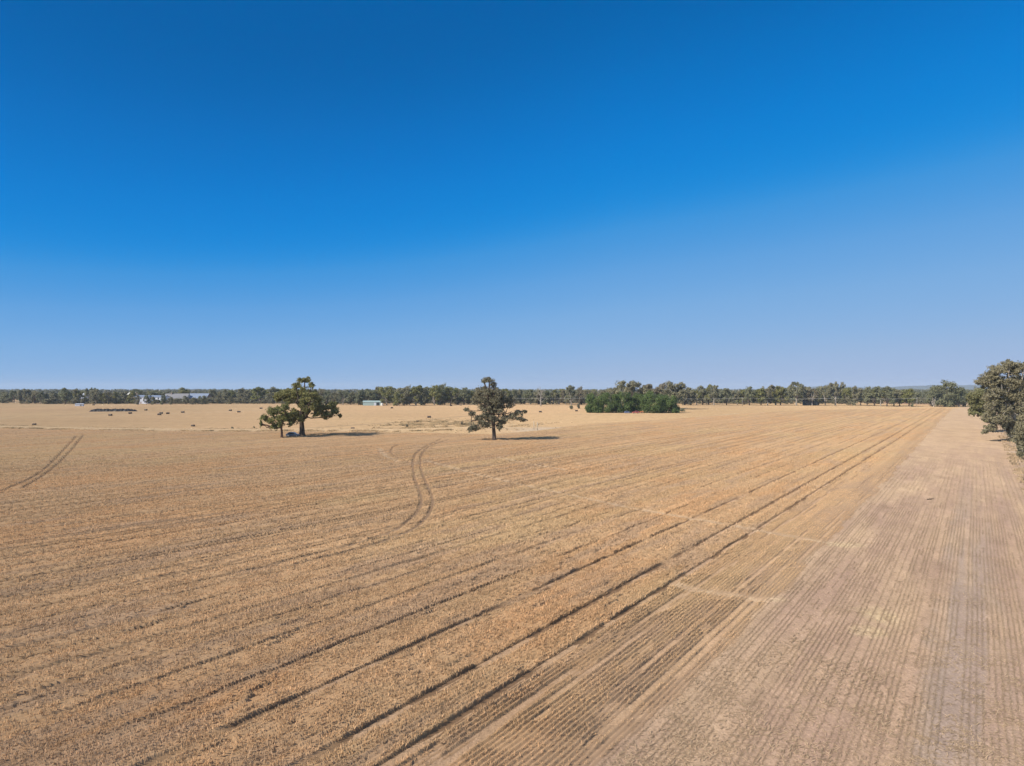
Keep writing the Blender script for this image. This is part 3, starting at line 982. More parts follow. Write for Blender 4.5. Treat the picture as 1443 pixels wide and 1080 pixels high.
    # far woodland and the scrub at its foot read as masses
    def mass(specs, kinds_, squash):
        mb = MB()
        for d0, d1, step, frac, blow, topf in specs:
            x = -330.0
            while x < 1780:
                d = g.uniform(d0, d1)
                H = topf(x, d)
                if H > 0.5:
                    kd, tr, cr = protos[int(g.choice(kinds_))]
                    xx, yy = at(x, d)
                    v, q, tt = np.concatenate(cr.v), np.concatenate(cr.q), np.concatenate(cr.a)
                    idx = q[g.random(len(q)) < frac].ravel()
                    sc = max(H * squash * g.uniform(0.9, 1.3), step * d / FPX * 0.9)
                    a = g.uniform(0, 6.28)
                    vv = v[idx] * np.array([sc, sc, H])
                    vv = np.stack([vv[:, 0] * math.cos(a) - vv[:, 1] * math.sin(a) + xx, vv[:, 0] * math.sin(a) + vv[:, 1] * math.cos(a) + yy, vv[:, 2]], 1)
                    cen = vv.reshape(-1, 4, 3).mean(1, keepdims=True)
                    vv = (cen + (vv.reshape(-1, 4, 3) - cen) * blow).reshape(-1, 3)
                    mb.add(vv, quads=np.arange(len(vv)).reshape(-1, 4), tint=np.clip(tt[idx] + g.normal(0, 0.12), 0, 1))
                x += step * g.uniform(0.7, 1.3)
        return mb

    def skyline(drop):
        return lambda x, d: CAM_H + (HY - np.interp(x, SKY[:, 0], SKY[:, 1]) - drop - g.uniform(-0.8, 2.2)) * d / FPX

    o = mass(((740, 900, 5.5, 0.55, 1.7, skyline(2.6)), (950, 1400, 4.5, 0.4, 2.0, skyline(3.0)), (1450, 2200, 4.0, 0.35, 2.2, lambda x, d: CAM_H + (HY - 550.0 + g.uniform(-0.6, 1.6)) * d / FPX), (2300, 4500, 3.2, 0.25, 2.6, lambda x, d: CAM_H + (HY - 548.7 + g.uniform(-0.3, 0.8)) * d / FPX)),
             [0, 1, 2, 0, 1, 2, 3, 4, 5], 1.1).build('woodland', M['gum_dark'])
    tag(o, 'distant dark woodland closing the plain behind the tree line', 'woodland', kind='stuff')

    def scrub(x, d):
        dense = np.interp(x, [-330, 60, 75, 240, 690, 740, 960, 1180, 1210, 1270, 1310, 1780], [0.2, 0.4, 0.95, 0.97, 0.97, 0.8, 0.82, 0.82, 0.7, 0.3, 0.9, 0.9])
        return g.uniform(2.2, 6.5) if g.random() < dense else 0

    o = mass(((668, 700, 4.2, 0.22, 2.0, scrub), (610, 640, 5.0, 0.0, 2.0, scrub), (700, 740, 4.2, 0.22, 2.0, scrub)), [0, 1, 2], 1.5).build('undergrowth', M['gum_grey'])
    tag(o, 'low grey-green scrub filling in between the trunks of the tree line', 'scrub', kind='stuff')


def build_near_trees():
    T1 = [(570, 115, 85, 36), (490, 165, 55, 38), (640, 165, 36, 32), (540, 245, 105, 65), (420, 240, 85, 52), (340, 270, 80, 56), (640, 265, 95, 60), (700, 310, 62, 50), (420, 310, 70, 40), (570, 345, 85, 55), (670, 370, 70, 45),
          (740, 395, 100, 52), (850, 370, 68, 50), (880, 430, 56, 46), (932, 470, 20, 20), (800, 460, 80, 42), (690, 455, 50, 38), (470, 450, 65, 55), (450, 520, 70, 55), (530, 500, 50, 45), (580, 430, 60, 50), (300, 300, 40, 36)]
    traced_tree('gum_tree', 'big spreading gum standing in the crop with a parked car under it', (425.5, 615.0), 7.215, (350, 520), T1, 'gum_green', 'bark_dark', 0.85, 5.0, seed=3, leaf=0.23, dens=0.70, bare=4)
    T2 = [(290, 415, 85, 55), (380, 385, 55, 36), (240, 440, 48, 42), (165, 495, 46, 42), (130, 545, 20, 32), (230, 530, 46, 40), (262, 590, 44, 34), (330, 500, 75, 50), (400, 470, 55, 50), (315, 560, 45, 36), (425, 555, 34, 34)]
    traced_tree('gum_tree', 'small gum with reddish trunk, lower and left of the big spreading gum', (397.0, 617.7), 7.215, (350, 520), T2, 'gum_green', 'bark_red', 0.36, 3.6, seed=4, leaf=0.21, dens=0.6, bare=2)
    T3 = [(920, 148, 56, 32), (955, 185, 36, 32), (878, 152, 26, 22), (890, 230, 75, 48), (960, 250, 75, 48), (830, 260, 52, 46), (808, 312, 42, 44), (1010, 270, 55, 42), (920, 320, 85, 52), (1020, 330, 75, 48), (1090, 315, 42, 44),
          (900, 380, 72, 46), (990, 385, 65, 46), (1085, 358, 34, 16), (738, 388, 26, 18), (780, 418, 34, 24), (822, 458, 38, 28), (860, 490, 46, 36), (800, 530, 56, 38), (765, 550, 28, 22), (890, 440, 55, 45), (955, 455, 50, 45),
          (905, 515, 46, 36), (1020, 500, 46, 34), (1040, 460, 46, 34), (1100, 440, 52, 34), (1160, 418, 44, 30), (1210, 402, 22, 18), (1160, 465, 46, 20), (1202, 475, 26, 16), (1000, 535, 34, 26)]
    traced_tree('gum_tree', 'lone olive-brown gum with wide low arms in the middle of the paddock', (696.0, 621.0), 5.772, (530, 510), T3, 'gum_brown', 'bark_dark', 0.62, 4.3, seed=5, leaf=0.21, dens=0.33, bare=5, depth=0.5)
    R1 = [(935, 430, 50, 50), (950, 500, 55, 45), (925, 550, 34, 26), (1000, 470, 60, 55), (905, 455, 28, 36), (985, 400, 50, 40), (1030, 540, 50, 40), (1070, 450, 60, 60), (1100, 520, 60, 50), (1000, 560, 40, 26), (1050, 600, 40, 30), (1110, 590, 50, 40)]
    traced_tree('gum_tree', 'olive green gum farthest along the right field edge, overhanging the stubble', (1400.0, 609.5), 5.4, (1200, 480), R1, 'gum_olive', 'bark_pale', 0.5, 3.2, seed=6, leaf=0.26, dens=0.8, depth=0.8)
    R2 = [(1200, 178, 58, 34), (1120, 228, 75, 46), (1060, 272, 55, 38), (985, 312, 46, 32), (1250, 225, 75, 55), (1310, 200, 60, 40), (1390, 230, 70, 50), (1460, 290, 70, 60), (1050, 335, 66, 46), (1130, 310, 75, 55), (1230, 320, 80, 56),
          (1330, 310, 80, 60), (1100, 395, 82, 56), (1200, 415, 85, 58), (1300, 420, 80, 60), (1400, 400, 80, 60), (1050, 430, 50, 50), (1085, 500, 66, 46), (1180, 510, 75, 54), (1280, 520, 75, 54), (1380, 520, 80, 56),
          (1080, 590, 74, 48), (1160, 600, 66, 54), (1065, 655, 55, 36), (1022, 685, 30, 18), (1200, 645, 65, 54), (1225, 715, 36, 60), (1300, 620, 70, 50)]
    traced_tree('gum_tree', 'tallest broad olive-grey gum with pale limbs at the right field edge', (1428.0, 622.0), 5.4, (1200, 480), R2, 'gum_grey', 'bark_pale', 0.75, 5.0, seed=7, leaf=0.23, dens=0.75, bare=9, depth=0.7)
    R3 = [(1300, 670, 48, 70), (1275, 740, 46, 54), (1302, 800, 46, 54), (1292, 862, 28, 28), (1360, 600, 70, 70), (1360, 700, 70, 70), (1370, 800, 70, 60), (1440, 560, 70, 70), (1440, 680, 80, 70), (1450, 780, 70, 60), (1360, 520, 60, 60), (1430, 470, 60, 60)]
    traced_tree('gum_tree', 'nearest dull green gum, cut off by the right edge of the photo', (1449.0, 648.0), 5.4, (1200, 480), R3, 'gum_grey', 'bark_pale', 0.6, 4.0, seed=8, leaf=0.21, dens=0.85, bare=5, depth=0.8)

    # dense pepper tree thicket
    g = np.random.default_rng(21)
    specs = [(838, 556, 27, 'dense green pepper tree at the left end of the thicket'), (858, 553, 28, 'bright green pepper tree, second from the left end of the thicket'), (879, 552.5, 26, 'green pepper tree in the thicket behind the blue car'),
             (899, 554, 24, 'green pepper tree in the thicket behind the red car'), (921, 552, 32, 'tallest rounded green pepper tree right of the red car'), (942, 557, 26, 'low green pepper tree at the right end of the thicket')]
    for n, (px, top, wpx, label) in enumerate(specs):
        base = 582.2 + 0.25 * (n >= 3) - (0.6 if n == 3 else 0)
        x, d = G(px, base)
        d += 3.5
        x = (px - CX) / FPX * d
        mpp = d / FPX
        H, W = CAM_H + (HY - top) * mpp, wpx * mpp * 1.12
        root = thing('pepper_tree', label, 'tree', (x, d, 0), 0, 'pepper trees of the thicket')
        tr, cr = MB(), MB()
        tr.tube([(0, 0, -0.1), (0.05, 0, 0.8), (0.1, 0.1, 1.9)], [0.4, 0.32, 0.26], 8)
        for i in range(42):
            z = H * (0.10 + 0.80 * (i + 0.5) / 30) if i < 30 else H * g.uniform(0.06, 0.3)
            a = g.uniform(0, 6.28)
            prof = math.sqrt(max(0.04, 1 - (max(0, z / H - 0.42) / 0.58) ** 2))
            rad = W * 0.5 * prof * math.sqrt(g.uniform(0.25, 1)) * 0.86
            r = np.array([1, 1, 1.0]) * W * g.uniform(0.12, 0.18)
            c = np.array([math.cos(a) * rad, math.sin(a) * rad * 0.8, max(z, r[2] * 0.8)])
            limb(tr, (0.1, 0.1, 1.5), c, 0.12, 0.03, g, 5, 0.05, 5)
            bt = np.clip(0.5 + g.normal(0, 0.3), 0.02, 0.98)
            leaves(cr, c, r, 240, 0.32, g, 0.15, bt, 0.25)
        tr.build('trunk', M['bark_dark'], root, True)
        cr.build('crown', M['pepper'], root)

    # bare dead tree
    x, d = at(762, 585)
    root = thing('dead_tree', 'bare dead tree with pale leafless branches in front of the tree line', 'tree', (x, d, 0))
    tr, br = MB(), MB()
    H = CAM_H + 3.5 * d / FPX
    tr.tube([(0, 0, -0.2), (0.2, 0, 3), (-0.1, 0.2, 6), (0.3, 0.1, 9), (0.2, 0, H * 0.8)], [0.5, 0.42, 0.34, 0.24, 0.14], 8)
    for i in range(16):
        z = 3.5 + i * 0.65
        a = i * 2.4
        L = g.uniform(3.2, 5.5)
        b = np.array([math.cos(a) * L * 0.9, math.sin(a) * L * 0.6, z + L * 0.75])
        p = limb(br, (0.1, 0.05, z), b, 0.17, 0.05, g, 5, 0.08, 6)
        for _ in range(3):
            k = p[int(g.integers(2, 5))]
            limb(br, k, k + np.array([g.normal(0, 1.1), g.normal(0, 0.8), g.uniform(0.6, 2.0)]), 0.08, 0.03, g, 4, 0.02, 4)
    tr.build('trunk', M['bark_pale'], root, True)
    br.build('branches', M['bark_pale'], root, True)

    # small bushes standing alone
    for px, py, wpx, hpx, lm, label in ((962, 580.2, 8, 5, 'gum_dark', 'low dark bush at the right foot of the thicket'), (1285, 573.8, 4.5, 5, 'gum_dark', 'small round dark bush on the bare verge left of the far right gums'),
                                        (805, 577, 6, 6, 'gum_dark', 'dark bush left of the green pepper tree thicket'), (815, 576.5, 5, 9, 'gum_brown', 'thin brownish sapling just left of the green thicket'),
                                        (328, 606, 4.5, 4.5, 'gum_brown', 'brown weed clump on the dry bank left of the small gum'), (573.5, 602, 3.4, 4, 'gum_brown', 'small brown shrub between the two paddock gums'),
                                        (651, 599, 3.2, 4.5, 'gum_brown', 'small grey shrub on the bank left of the lone gum'), (358, 604, 3, 3, 'gum_dark', 'tiny dark shrub on the bank beside the small gum')):
        x, d = G(px, py)
        mpp = d / FPX
        W, H = wpx * mpp, hpx * mpp
        root = thing('bush', label, 'bush', (x, d, 0))
        tr, cr = MB(), MB()
        for i in range(9):
            a, z = g.uniform(0, 6.28), H * (0.25 + 0.6 * i / 9)
            c = np.array([math.cos(a) * W * 0.26, math.sin(a) * W * 0.26, z])
            limb(tr, (0, 0, -0.05), c, 0.05, 0.02, g, 4, 0.0, 4)
            leaves(cr, c, np.array([W, W, H]) * 0.24, 70, 0.12 * max(W, H) ** 0.6, g, 0.1, 0.5, 0.4)
        tr.build('stem', M['bark_dark'], root, True)
        cr.build('crown', M[lm], root)


# ------------------------------------------------------------------ buildings
def gable(mb, x0, x1, y0, y1, z0, z1, over=0.4, th=0.18):
    """pitched roof, ridge along x, with thickness and overhang"""
    ym = 0.5 * (y0 + y1)
    xa, xb, ya, yb = x0 - over, x1 + over, y0 - over, y1 + over
    for sgn, ye in ((-1, ya), (1, yb)):
        v = [(xa, ye, z0), (xb, ye, z0), (xb, ym, z1), (xa, ym, z1)]
        v += [(p[0], p[1], p[2] + th) for p in v]
        mb.add(v, [(0, 1, 2, 3), (7, 6, 5, 4), (0, 4, 5, 1), (1, 5, 6, 2), (2, 6, 7, 3), (3, 7, 4, 0)])


def house(px, d, wpx, hpx, depth, wallm, roofm, label, storeys=1, roof_h=2.0, rz=0.0, chimney=False, verandah=False, name='house'):
    x, y = at(px, d)
    mpp = d / FPX
    W, H = wpx * mpp, hpx * mpp
    wall_h = H - roof_h
    root = thing(name, label, 'house', (x, y, 0), rz)
    mb = MB()
    mb.box((-W / 2, 0, -0.1), (W / 2, depth, wall_h))
    # gable ends
    for xe in (-W / 2, W / 2 - 0.25):
        v = [(xe, 0.02, wall_h), (xe, depth - 0.02, wall_h), (xe, depth / 2, H - 0.1), (xe + 0.25, 0.02, wall_h), (xe + 0.25, depth - 0.02, wall_h), (xe + 0.25, depth / 2, H - 0.1)]
        mb.add(v, [(0, 1, 4, 3), (1, 2, 5, 4), (2, 0, 3, 5)], [(0, 2, 1), (3, 4, 5)])
    mb.build('wall', M[wallm], root)
    rb = MB()
    gable(rb, -W / 2, W / 2, 0, depth, wall_h - 0.05, H)
    rf = rb.build('roof', M[roofm], root)
    if chimney:
        cb = MB()
        cb.box((-W * 0.25, depth * 0.4, wall_h), (-W * 0.25 + 0.9, depth * 0.4 + 0.9, H + 1.1))
        cb.build('chimney', M['brick'], rf)
    nwin = max(2, int(W / 3.6))
    sh = wall_h / storeys
    for st in range(storeys):
        for i in range(nwin):
            cx = -W / 2 + W * (i + 0.5) / nwin
            if st == 0 and i == nwin // 2:
                db = MB()
                db.box((cx - 0.5, -0.06, 0.02), (cx + 0.5, -0.003, 2.1))
                db.build('door', M['brick'], root)
                continue
            wb = MB()
            z = st * sh + sh * 0.38
            wb.box((cx - 0.75, -0.07, z - 0.07), (cx + 0.75, -0.003, z + sh * 0.42 + 0.07))
            w = wb.build('window', M['white'], root)
            pb = MB()
            pb.box((cx - 0.66, -0.09, z), (cx + 0.66, -0.072, z + sh * 0.42))
            pb.build('pane', M['glass'], w)
    if verandah:
        vb = MB()
        v = [(-W / 2 - 0.3, -2.4, 2.3), (W / 2 + 0.3, -2.4, 2.3), (W / 2 + 0.3, -0.08, 2.75), (-W / 2 - 0.3, -0.08, 2.75)]
        v += [(a, b, c + 0.1) for a, b, c in v]
        vb.add(v, [(3, 2, 1, 0), (4, 5, 6, 7), (0, 1, 5, 4), (1, 2, 6, 5), (2, 3, 7, 6), (3, 0, 4, 7)])
        vr = vb.build('verandah', M['cream'], root)
        for i in range(5):
            pb = MB()
            xx = -W / 2 + W * i / 4
            pb.box((xx - 0.07, -2.3, 0), (xx + 0.07, -2.16, 2.31))
            pb.build('post', M['white'], vr)
    return root


def build_buildings():
    house(198.5, 678, 17, 12.0, 10, 'white', 'roof_blue', 'white two-storey house, left one of the white pair at the tree line', 2, 1.6, 0.06)
    house(220.5, 684, 21, 11.5, 11, 'white', 'roof_blue', 'white two-storey house, wider right one of the white pair', 2, 1.6, -0.05)
    house(246, 700, 32, 13.5, 13, 'cream', 'roof_grey', 'long low house with wide grey roof, chimney and cream verandah', 1, 5.0, 0.04, True, True)
    house(277, 706, 27, 13.5, 13, 'brick', 'roof_blue', 'house with large blue-grey roof right of the verandah house', 1, 4.8, -0.04, False, False)
    house(117, 760, 9, 14.2, 9, 'white', 'white', 'white roofed house peeping above the trees left of the white pair', 2, 2.6, 0.1)
    house(183, 770, 9, 13.6, 9, 'cream', 'tank', 'cream roofed house half hidden by trees left of the white pair', 2, 2.6, -0.1)

    # pale green machinery shed
    x, d = G(524, 571.8)
    mpp = d / FPX
    root = thing('farm_shed', 'long pale green steel shed at the foot of the tree line', 'shed', (x, d, 0), 0.05)
    W, H = 25 * mpp, 5.0 * mpp
    b = MB()
    b.box((-W / 2, 0, -0.1), (W / 2, 8, H))
    for i in range(40):
        xx = -W / 2 + 0.2 + (W - 0.4) * i / 39
        b.box((xx - 0.04, -0.03, 0.05), (xx + 0.04, -0.003, H - 0.05))
    b.build('wall', M['shed_green'], root)
    r = MB()
    gable(r, -W / 2, W / 2, 0, 8, H - 0.02, H + 1.1, 0.3, 0.1)
    r.build('roof', M['shed_green'], root)
    for a0, wdt, mm in ((0.24, 1.6, 'white'), (0.40, 2.6, 'glass')):  # the dark panel stands in for shade inside an open doorway
        b = MB()
        b.box((W * a0 - wdt / 2 - W * 0.06, -0.08, 0.02), (W * a0 + wdt / 2 - W * 0.06, -0.035, H * 0.82))
        o = b.build('door', M[mm], root)
        o['label'] = 'white shed door' if mm == 'white' else 'dark panel for the shade in an open shed doorway'
    x, d = G(538.3, 571.9)
    root = thing('water_tank', 'small cream water tank beside the pale green shed', 'tank', (x, d, 0))
    b = MB()
    b.tube([(0, 0, -0.1), (0, 0, 1.9), (0, 0, 2.0)], [1.1, 1.1, 1.06], 20)
    b.build('tank_wall', M['tank'], root)
    b = MB()
    b.tube([(0, 0, 2.0), (0, 0, 2.3), (0, 0, 2.42)], [1.12, 0.5, 0.25], 20)
    b.build('lid', M['tank'], root)
    # low white shed far left
    x, d = G(111, 572.6)
    mpp = d / FPX
    root = thing('low_shed', 'low white flat-roofed shed alone on the far left paddock', 'shed', (x, d, 0), 0.25)
    b = MB()
    b.box((-2.9, 0, -0.1), (2.9, 3.6, 1.7))
    b.build('wall', M['white'], root)
    b = MB()
    b.add([(-3.2, -0.3, 1.7), (3.2, -0.3, 1.7), (3.2, 3.9, 2.05), (-3.2, 3.9, 2.05), (-3.2, -0.3, 1.82), (3.2, -0.3, 1.82), (3.2, 3.9, 2.17), (-3.2, 3.9, 2.17)],
          [(3, 2, 1, 0), (4, 5, 6, 7), (0, 1, 5, 4), (1, 2, 6, 5), (2, 3, 7, 6), (3, 0, 4, 7)])
    b.build('roof', M['white'], root)
    b = MB()
    b.box((0.9, -0.05, 0.02), (2.1, -0.003, 1.55))
    b.build('door', M['roof_grey'], root)
    # shed-shaped dark blocks added to stand in for shade under the trees
    for px, wpx, hpx, label in ((1139, 9.5, 8.0, 'dark block standing in for tree shade under the far trees'), (1150, 6, 5.6, 'smaller dark block for tree shade, just right of the dark shade block')):
        x, d = G(px, 571.8)
        mpp = d / FPX
        W, H = wpx * mpp, hpx * mpp
        root = thing('shade_block', label, 'shed', (x, d, 0), 0.0)
        b = MB()
        b.box((-W / 2, 0, -0.1), (W / 2, 5, H * 0.86))
        b.build('wall', M['shade_dark'], root)
        b = MB()
        gable(b, -W / 2, W / 2, 0, 5, H * 0.86 - 0.02, H, 0.25, 0.1)
        b.build('roof', M['shade_dark'], root)
        b = MB()
        b.box((-W * 0.28, -0.06, 0.02), (W * 0.28, -0.003, H * 0.7))
        b.build('door', M['glass'], root)


# ------------------------------------------------------------------ vehicles and small things
def car(px, py, rz, paintm, label, scale=1.0, name='parked_car', body='hatch'):
    x, d = G(px, py)
    root = thing(name, label, 'car', (x, d, 0), rz)
    L, W = 4.2 * scale, 1.75 * scale
    # side profile (x along the car, z up)
    prof = [(-2.05, 0.35), (-2.1, 0.75), (-2.0, 0.98), (-1.75, 1.02), (-1.3, 1.45), (-0.9, 1.53), (0.2, 1.53), (0.55, 1.43), (1.05, 0.98), (1.85, 0.86), (2.08, 0.68), (2.1, 0.35)]
    n = len(prof)
    b = MB()
    rows = []
    for k, (yy, zin) in enumerate(((-W / 2, 0), (-W / 2 + 0.08, 0), (W / 2 - 0.08, 0), (W / 2, 0))):
        for (a, z) in prof:
            inset = 0.20 * max(0, (z - 0.98) / 0.55)
            sh = 0.97 if k in (0, 3) else 1.0
            rows.append((a * scale * sh, (yy - math.copysign(inset, yy)), z * scale * (0.985 if k in (0, 3) else 1.0)))
    q = []
    for k in range(3):
        for i in range(n):
            j = (i + 1) % n
            q.append((k * n + i, k * n + j, (k + 1) * n + j, (k + 1) * n + i))
    b.add(rows, q)
    b.add([rows[i] for i in range(n)] + [rows[3 * n + i] for i in range(n)], None, [(0, i, i + 1) for i in range(1, n - 1)] + [(n, n + i + 1, n + i) for i in range(1, n - 1)])
    b.build('body', M[paintm], root)
    for sgn in (-1, 1):
        g_ = MB()
        yy = sgn * (W / 2 - 0.09)
        y2 = sgn * (W / 2 - 0.20)
        g_.add([(-1.35 * scale, yy + sgn * 0.045, 1.04 * scale), (0.92 * scale, yy + sgn * 0.045, 1.02 * scale), (0.45 * scale, y2 + sgn * 0.045, 1.42 * scale), (-1.05 * scale, y2 + sgn * 0.045, 1.42 * scale)], [(0, 1, 2, 3)])
        g_.build('side_window', M['glass'], root)
    g_ = MB()
    g_.add([(0.62 * scale, -0.6, 1.41 * scale), (0.62 * scale, 0.6, 1.41 * scale), (1.08 * scale, 0.7, 1.0 * scale), (1.08 * scale, -0.7, 1.0 * scale)], [(0, 1, 2, 3)])
    g_.build('windscreen', M['glass'], root)
    for a in (-1.3, 1.3):
        for sgn in (-1, 1):
            wb = MB()
            wb.tube([(a * scale, sgn * (W / 2 - 0.2), 0.32), (a * scale, sgn * (W / 2 + 0.02), 0.32)], 0.32, 16)
            w = wb.build('wheel', M['tyre'], root)
            rb = MB()
            rb.tube([(a * scale, sgn * (W / 2), 0.32), (a * scale, sgn * (W / 2 + 0.035), 0.32)], 0.19, 12)
            rb.build('rim', M['rim'], w)
    for sgn in (-1, 1):
        hb = MB()
        hb.box((2.04 * scale, sgn * 0.6 - 0.16, 0.62 * scale), (2.12 * scale, sgn * 0.6 + 0.16, 0.74 * scale))
        hb.build('headlight', M['white'], root)
    return root


def build_things():
    car(412.5, 615.6, 0.15, 'silver', 'dark blue-grey car parked in the shade between the two paddock gum trunks', 0.95)
    car(884.0, 582.6, 0.1, 'blue', 'blue car parked against the pepper tree thicket', 0.92)
    car(896.0, 582.8, 3.3, 'red', 'bright red car parked against the pepper tree thicket', 1.0)
    # orange drum-like trailer right of the red car
    x, d = G(904.3, 582.4)
    root = thing('farm_trailer', 'small orange farm trailer right of the red car', 'trailer', (x, d, 0), 0.1)
    b = MB()
    b.box((-1.0, -0.6, 0.45), (1.0, 0.6, 1.0))
    b.box((-1.08, -0.66, 0.96), (1.08, -0.56, 1.12))
    b.box((-1.08, 0.56, 0.96), (1.08, 0.66, 1.12))
    b.build('tray', M['orange'], root)
    b = MB()
    b.tube([(1.0, 0, 0.55), (1.9, 0, 0.45)], 0.05, 6)
    b.build('drawbar', M['roof_grey'], root)
    for sg in (-1, 1):
        b = MB()
        b.tube([(0, sg * 0.62, 0.3), (0, sg * 0.80, 0.3)], 0.3, 14)
        w = b.build('wheel', M['tyre'], root)
        b = MB()
        b.tube([(0, sg * 0.78, 0.3), (0, sg * 0.82, 0.3)], 0.17, 10)
        b.build('rim', M['rim'], w)

    # hay bales
    bales = [(155.5, 586.2, 'single dark hay bale nearest below the long dark heap'), (183.5, 583.4, 'dark hay bale below the right end of the long dark heap'), (205.5, 578.8, 'dark hay bale beside the right tip of the long dark heap'),
             (227.0, 583.3, 'rear dark hay bale of the close pair below the verandah house'), (224.6, 585.3, 'front dark hay bale of the close pair below the verandah house'), (236.5, 583.7, 'dark hay bale just right of the close pair of bales'),
             (257.5, 582.0, 'dark hay bale below the blue-grey roofed house'), (324.5, 579.4, 'left dark hay bale of the two left of the paddock gums'), (336.5, 581.4, 'right dark hay bale of the two left of the paddock gums'),
             (367.8, 576.4, 'far dark hay bale just above the small gum crown'), (48.3, 599.2, 'dark hay bale at the dry bank near the left edge'), (272.0, 601.2, 'dark hay bale at the dry bank left of the small gum'),
             (497.0, 605.2, 'dark hay bale at the shadow tip of the large gum'), (552.2, 575.8, 'dark hay bale right of the pale green shed'), (604.8, 589.0, 'upper dark hay bale of the two left of the lone gum'),
             (588.6, 595.2, 'lower dark hay bale of the two left of the lone gum'), (649.3, 571.6, 'tiny dark hay bale at the tree line behind the lone gum'), (635.5, 572.4, 'tiny dark hay bale at the tree line left of the lone gum'),
             (761.5, 581.4, 'dark hay bale right of the lone gum crown'), (812.4, 580.0, 'dark hay bale left of the pepper tree thicket'), (132.0, 571.4, 'tiny dark hay bale right of the low white shed')]
    proto = None
    g = np.random.default_rng(9)
    for i, (px, py, label) in enumerate(bales):
        if proto is None:
            b = MB()
            n, m = 14, 5
            rings = []
            for a in np.linspace(-0.85, 0.85, m):
                for k in range(n):
                    th = 2 * math.pi * k / n
                    c, s_ = math.cos(th), math.sin(th)
                    rr = 1 / max(abs(c) / 0.62, abs(s_) / 0.55)
                    rr = min(rr, 0.70) * (1 + 0.05 * g.normal())
                    e = 0.94 if abs(a) > 0.8 else 1.0
                    rings.append((a + 0.02 * g.normal(), c * rr * e, 0.55 + s_ * rr * e))
            q = [(j * n + k, j * n + (k + 1) % n, (j + 1) * n + (k + 1) % n, (j + 1) * n + k) for j in range(m - 1) for k in range(n)]
            t = [(0, k + 1, k) for k in range(1, n - 1)] + [((m - 1) * n, (m - 1) * n + k, (m - 1) * n + k + 1) for k in range(1, n - 1)]
            b.add(rings, q, t)
            proto = b.mesh('hay_bale', M['bale'])
        x, d = G(px, py)
        o = link('hay_bale', proto)
        far = 1.05 if py < 590 else 0.75
        o.location, o.rotation_euler, o.scale = (x, d, 0), (0, 0, g.uniform(-0.6, 0.6)), (far, far, far * 0.85)
        tag(o, label, 'hay bale', 'dark hay bales on the far paddocks')

    # long dark heap
    x, d = G(160, 580.0)
    mpp = d / FPX
    b = MB()
    nx, ny = 120, 16
    W = 59 * mpp
    u, v = np.meshgrid(np.linspace(-1, 1, nx), np.linspace(-1, 1, ny), indexing='ij')
    prof = np.sqrt(np.maximum(0, 1 - v ** 2)) * np.sqrt(np.maximum(0, 1 - np.abs(u) ** 6))
    hgt = prof * (0.55 + 1.5 * fbm(u * 13 + 3, v * 1.5, 3)) * 1.25 - 0.08
    P = np.stack([u * W / 2, v * 2.6 + 0.5 * (fbm(u * 9, v * 0, 2) - 0.5), hgt], -1).reshape(-1, 3)
    i, j = np.meshgrid(np.arange(nx - 1), np.arange(ny - 1), indexing='ij')
    b.add(P, np.stack([i * ny + j, (i + 1) * ny + j, (i + 1) * ny + j + 1, i * ny + j + 1], -1).reshape(-1, 4))
    root = thing('brush_heap', 'long low blackened heap of brush on the left paddock', 'heap', (x, d, 0), 0.28)
    b.build('mound', M['heap'], root)
    b = MB()
    for _ in range(220):
        a = np.array([g.uniform(-W / 2.1, W / 2.1), g.uniform(-1.9, 1.9), g.uniform(0.2, 1.1)])
        e = a + np.array([g.normal(0, 1.2), g.normal(0, 0.6), g.uniform(-0.1, 0.7)])
        b.tube([a, (a + e) / 2 + g.normal(0, 0.1, 3), e], [0.09, 0.07, 0.03], 5)
    b.build('branches', M['heap'], root)

    # fallen branch on the stubble
    x, d = G(1312, 704.5)
    b = MB()
    limb(b, (-0.55, 0, 0.08), (0.5, 0.2, 0.16), 0.07, 0.03, g, 6, 0.05, 6)
    limb(b, (0.0, 0.05, 0.1), (0.45, -0.25, 0.25), 0.04, 0.015, g, 5, 0.02, 4)
    limb(b, (-0.2, 0.05, 0.1), (0.1, 0.45, 0.22), 0.04, 0.015, g, 5, 0.02, 4)
    o = b.build('fallen_branch', M['brushwood'], smooth=True)
    o.location = (x, d, 0)
    tag(o, 'short fallen branch lying on the bare stubble strip', 'branch')

    # two bleached posts
    for px, py, top, label in ((752.3, 605.5, 594.0, 'left one of two tall bleached posts right of the lone gum'), (757.2, 606.5, 595.5, 'right one of two tall bleached posts right of the lone gum')):
        x, d = G(px, py)
        h = (py - top) * d / FPX
        root = thing('bleached_post', label, 'post', (x, d, 0), 0, 'tall bleached posts by the lone gum')
        b = MB()
        b.tube([(0, 0, -0.2), (0.03, 0, h * 0.5), (0.0, 0, h)], [0.13, 0.12, 0.10], 8)
        b.build('shaft', M['post'], root, True)
        b = MB()
        b.tube([(0, 0, h), (0, 0, h + 0.06), (0, 0, h + 0.1)], [0.12, 0.12, 0.04], 8)
        b.build('cap', M['post'], root)

    # power line in front of the trees
    pl = [(703, 592), (836, 588), (931, 583), (1046, 580), (1178, 572), (1292, 566), (1400, 560), (1520, 556)]
    ph = ['behind the lone gum, left end of the line', 'left of the pepper tree thicket', 'behind the pepper tree thicket', 'between the thicket and the dark shade block', 'right of the dark shade block', 'beside the small round bush', 'behind the right-hand gums', 'beyond the right edge']
    tops = []
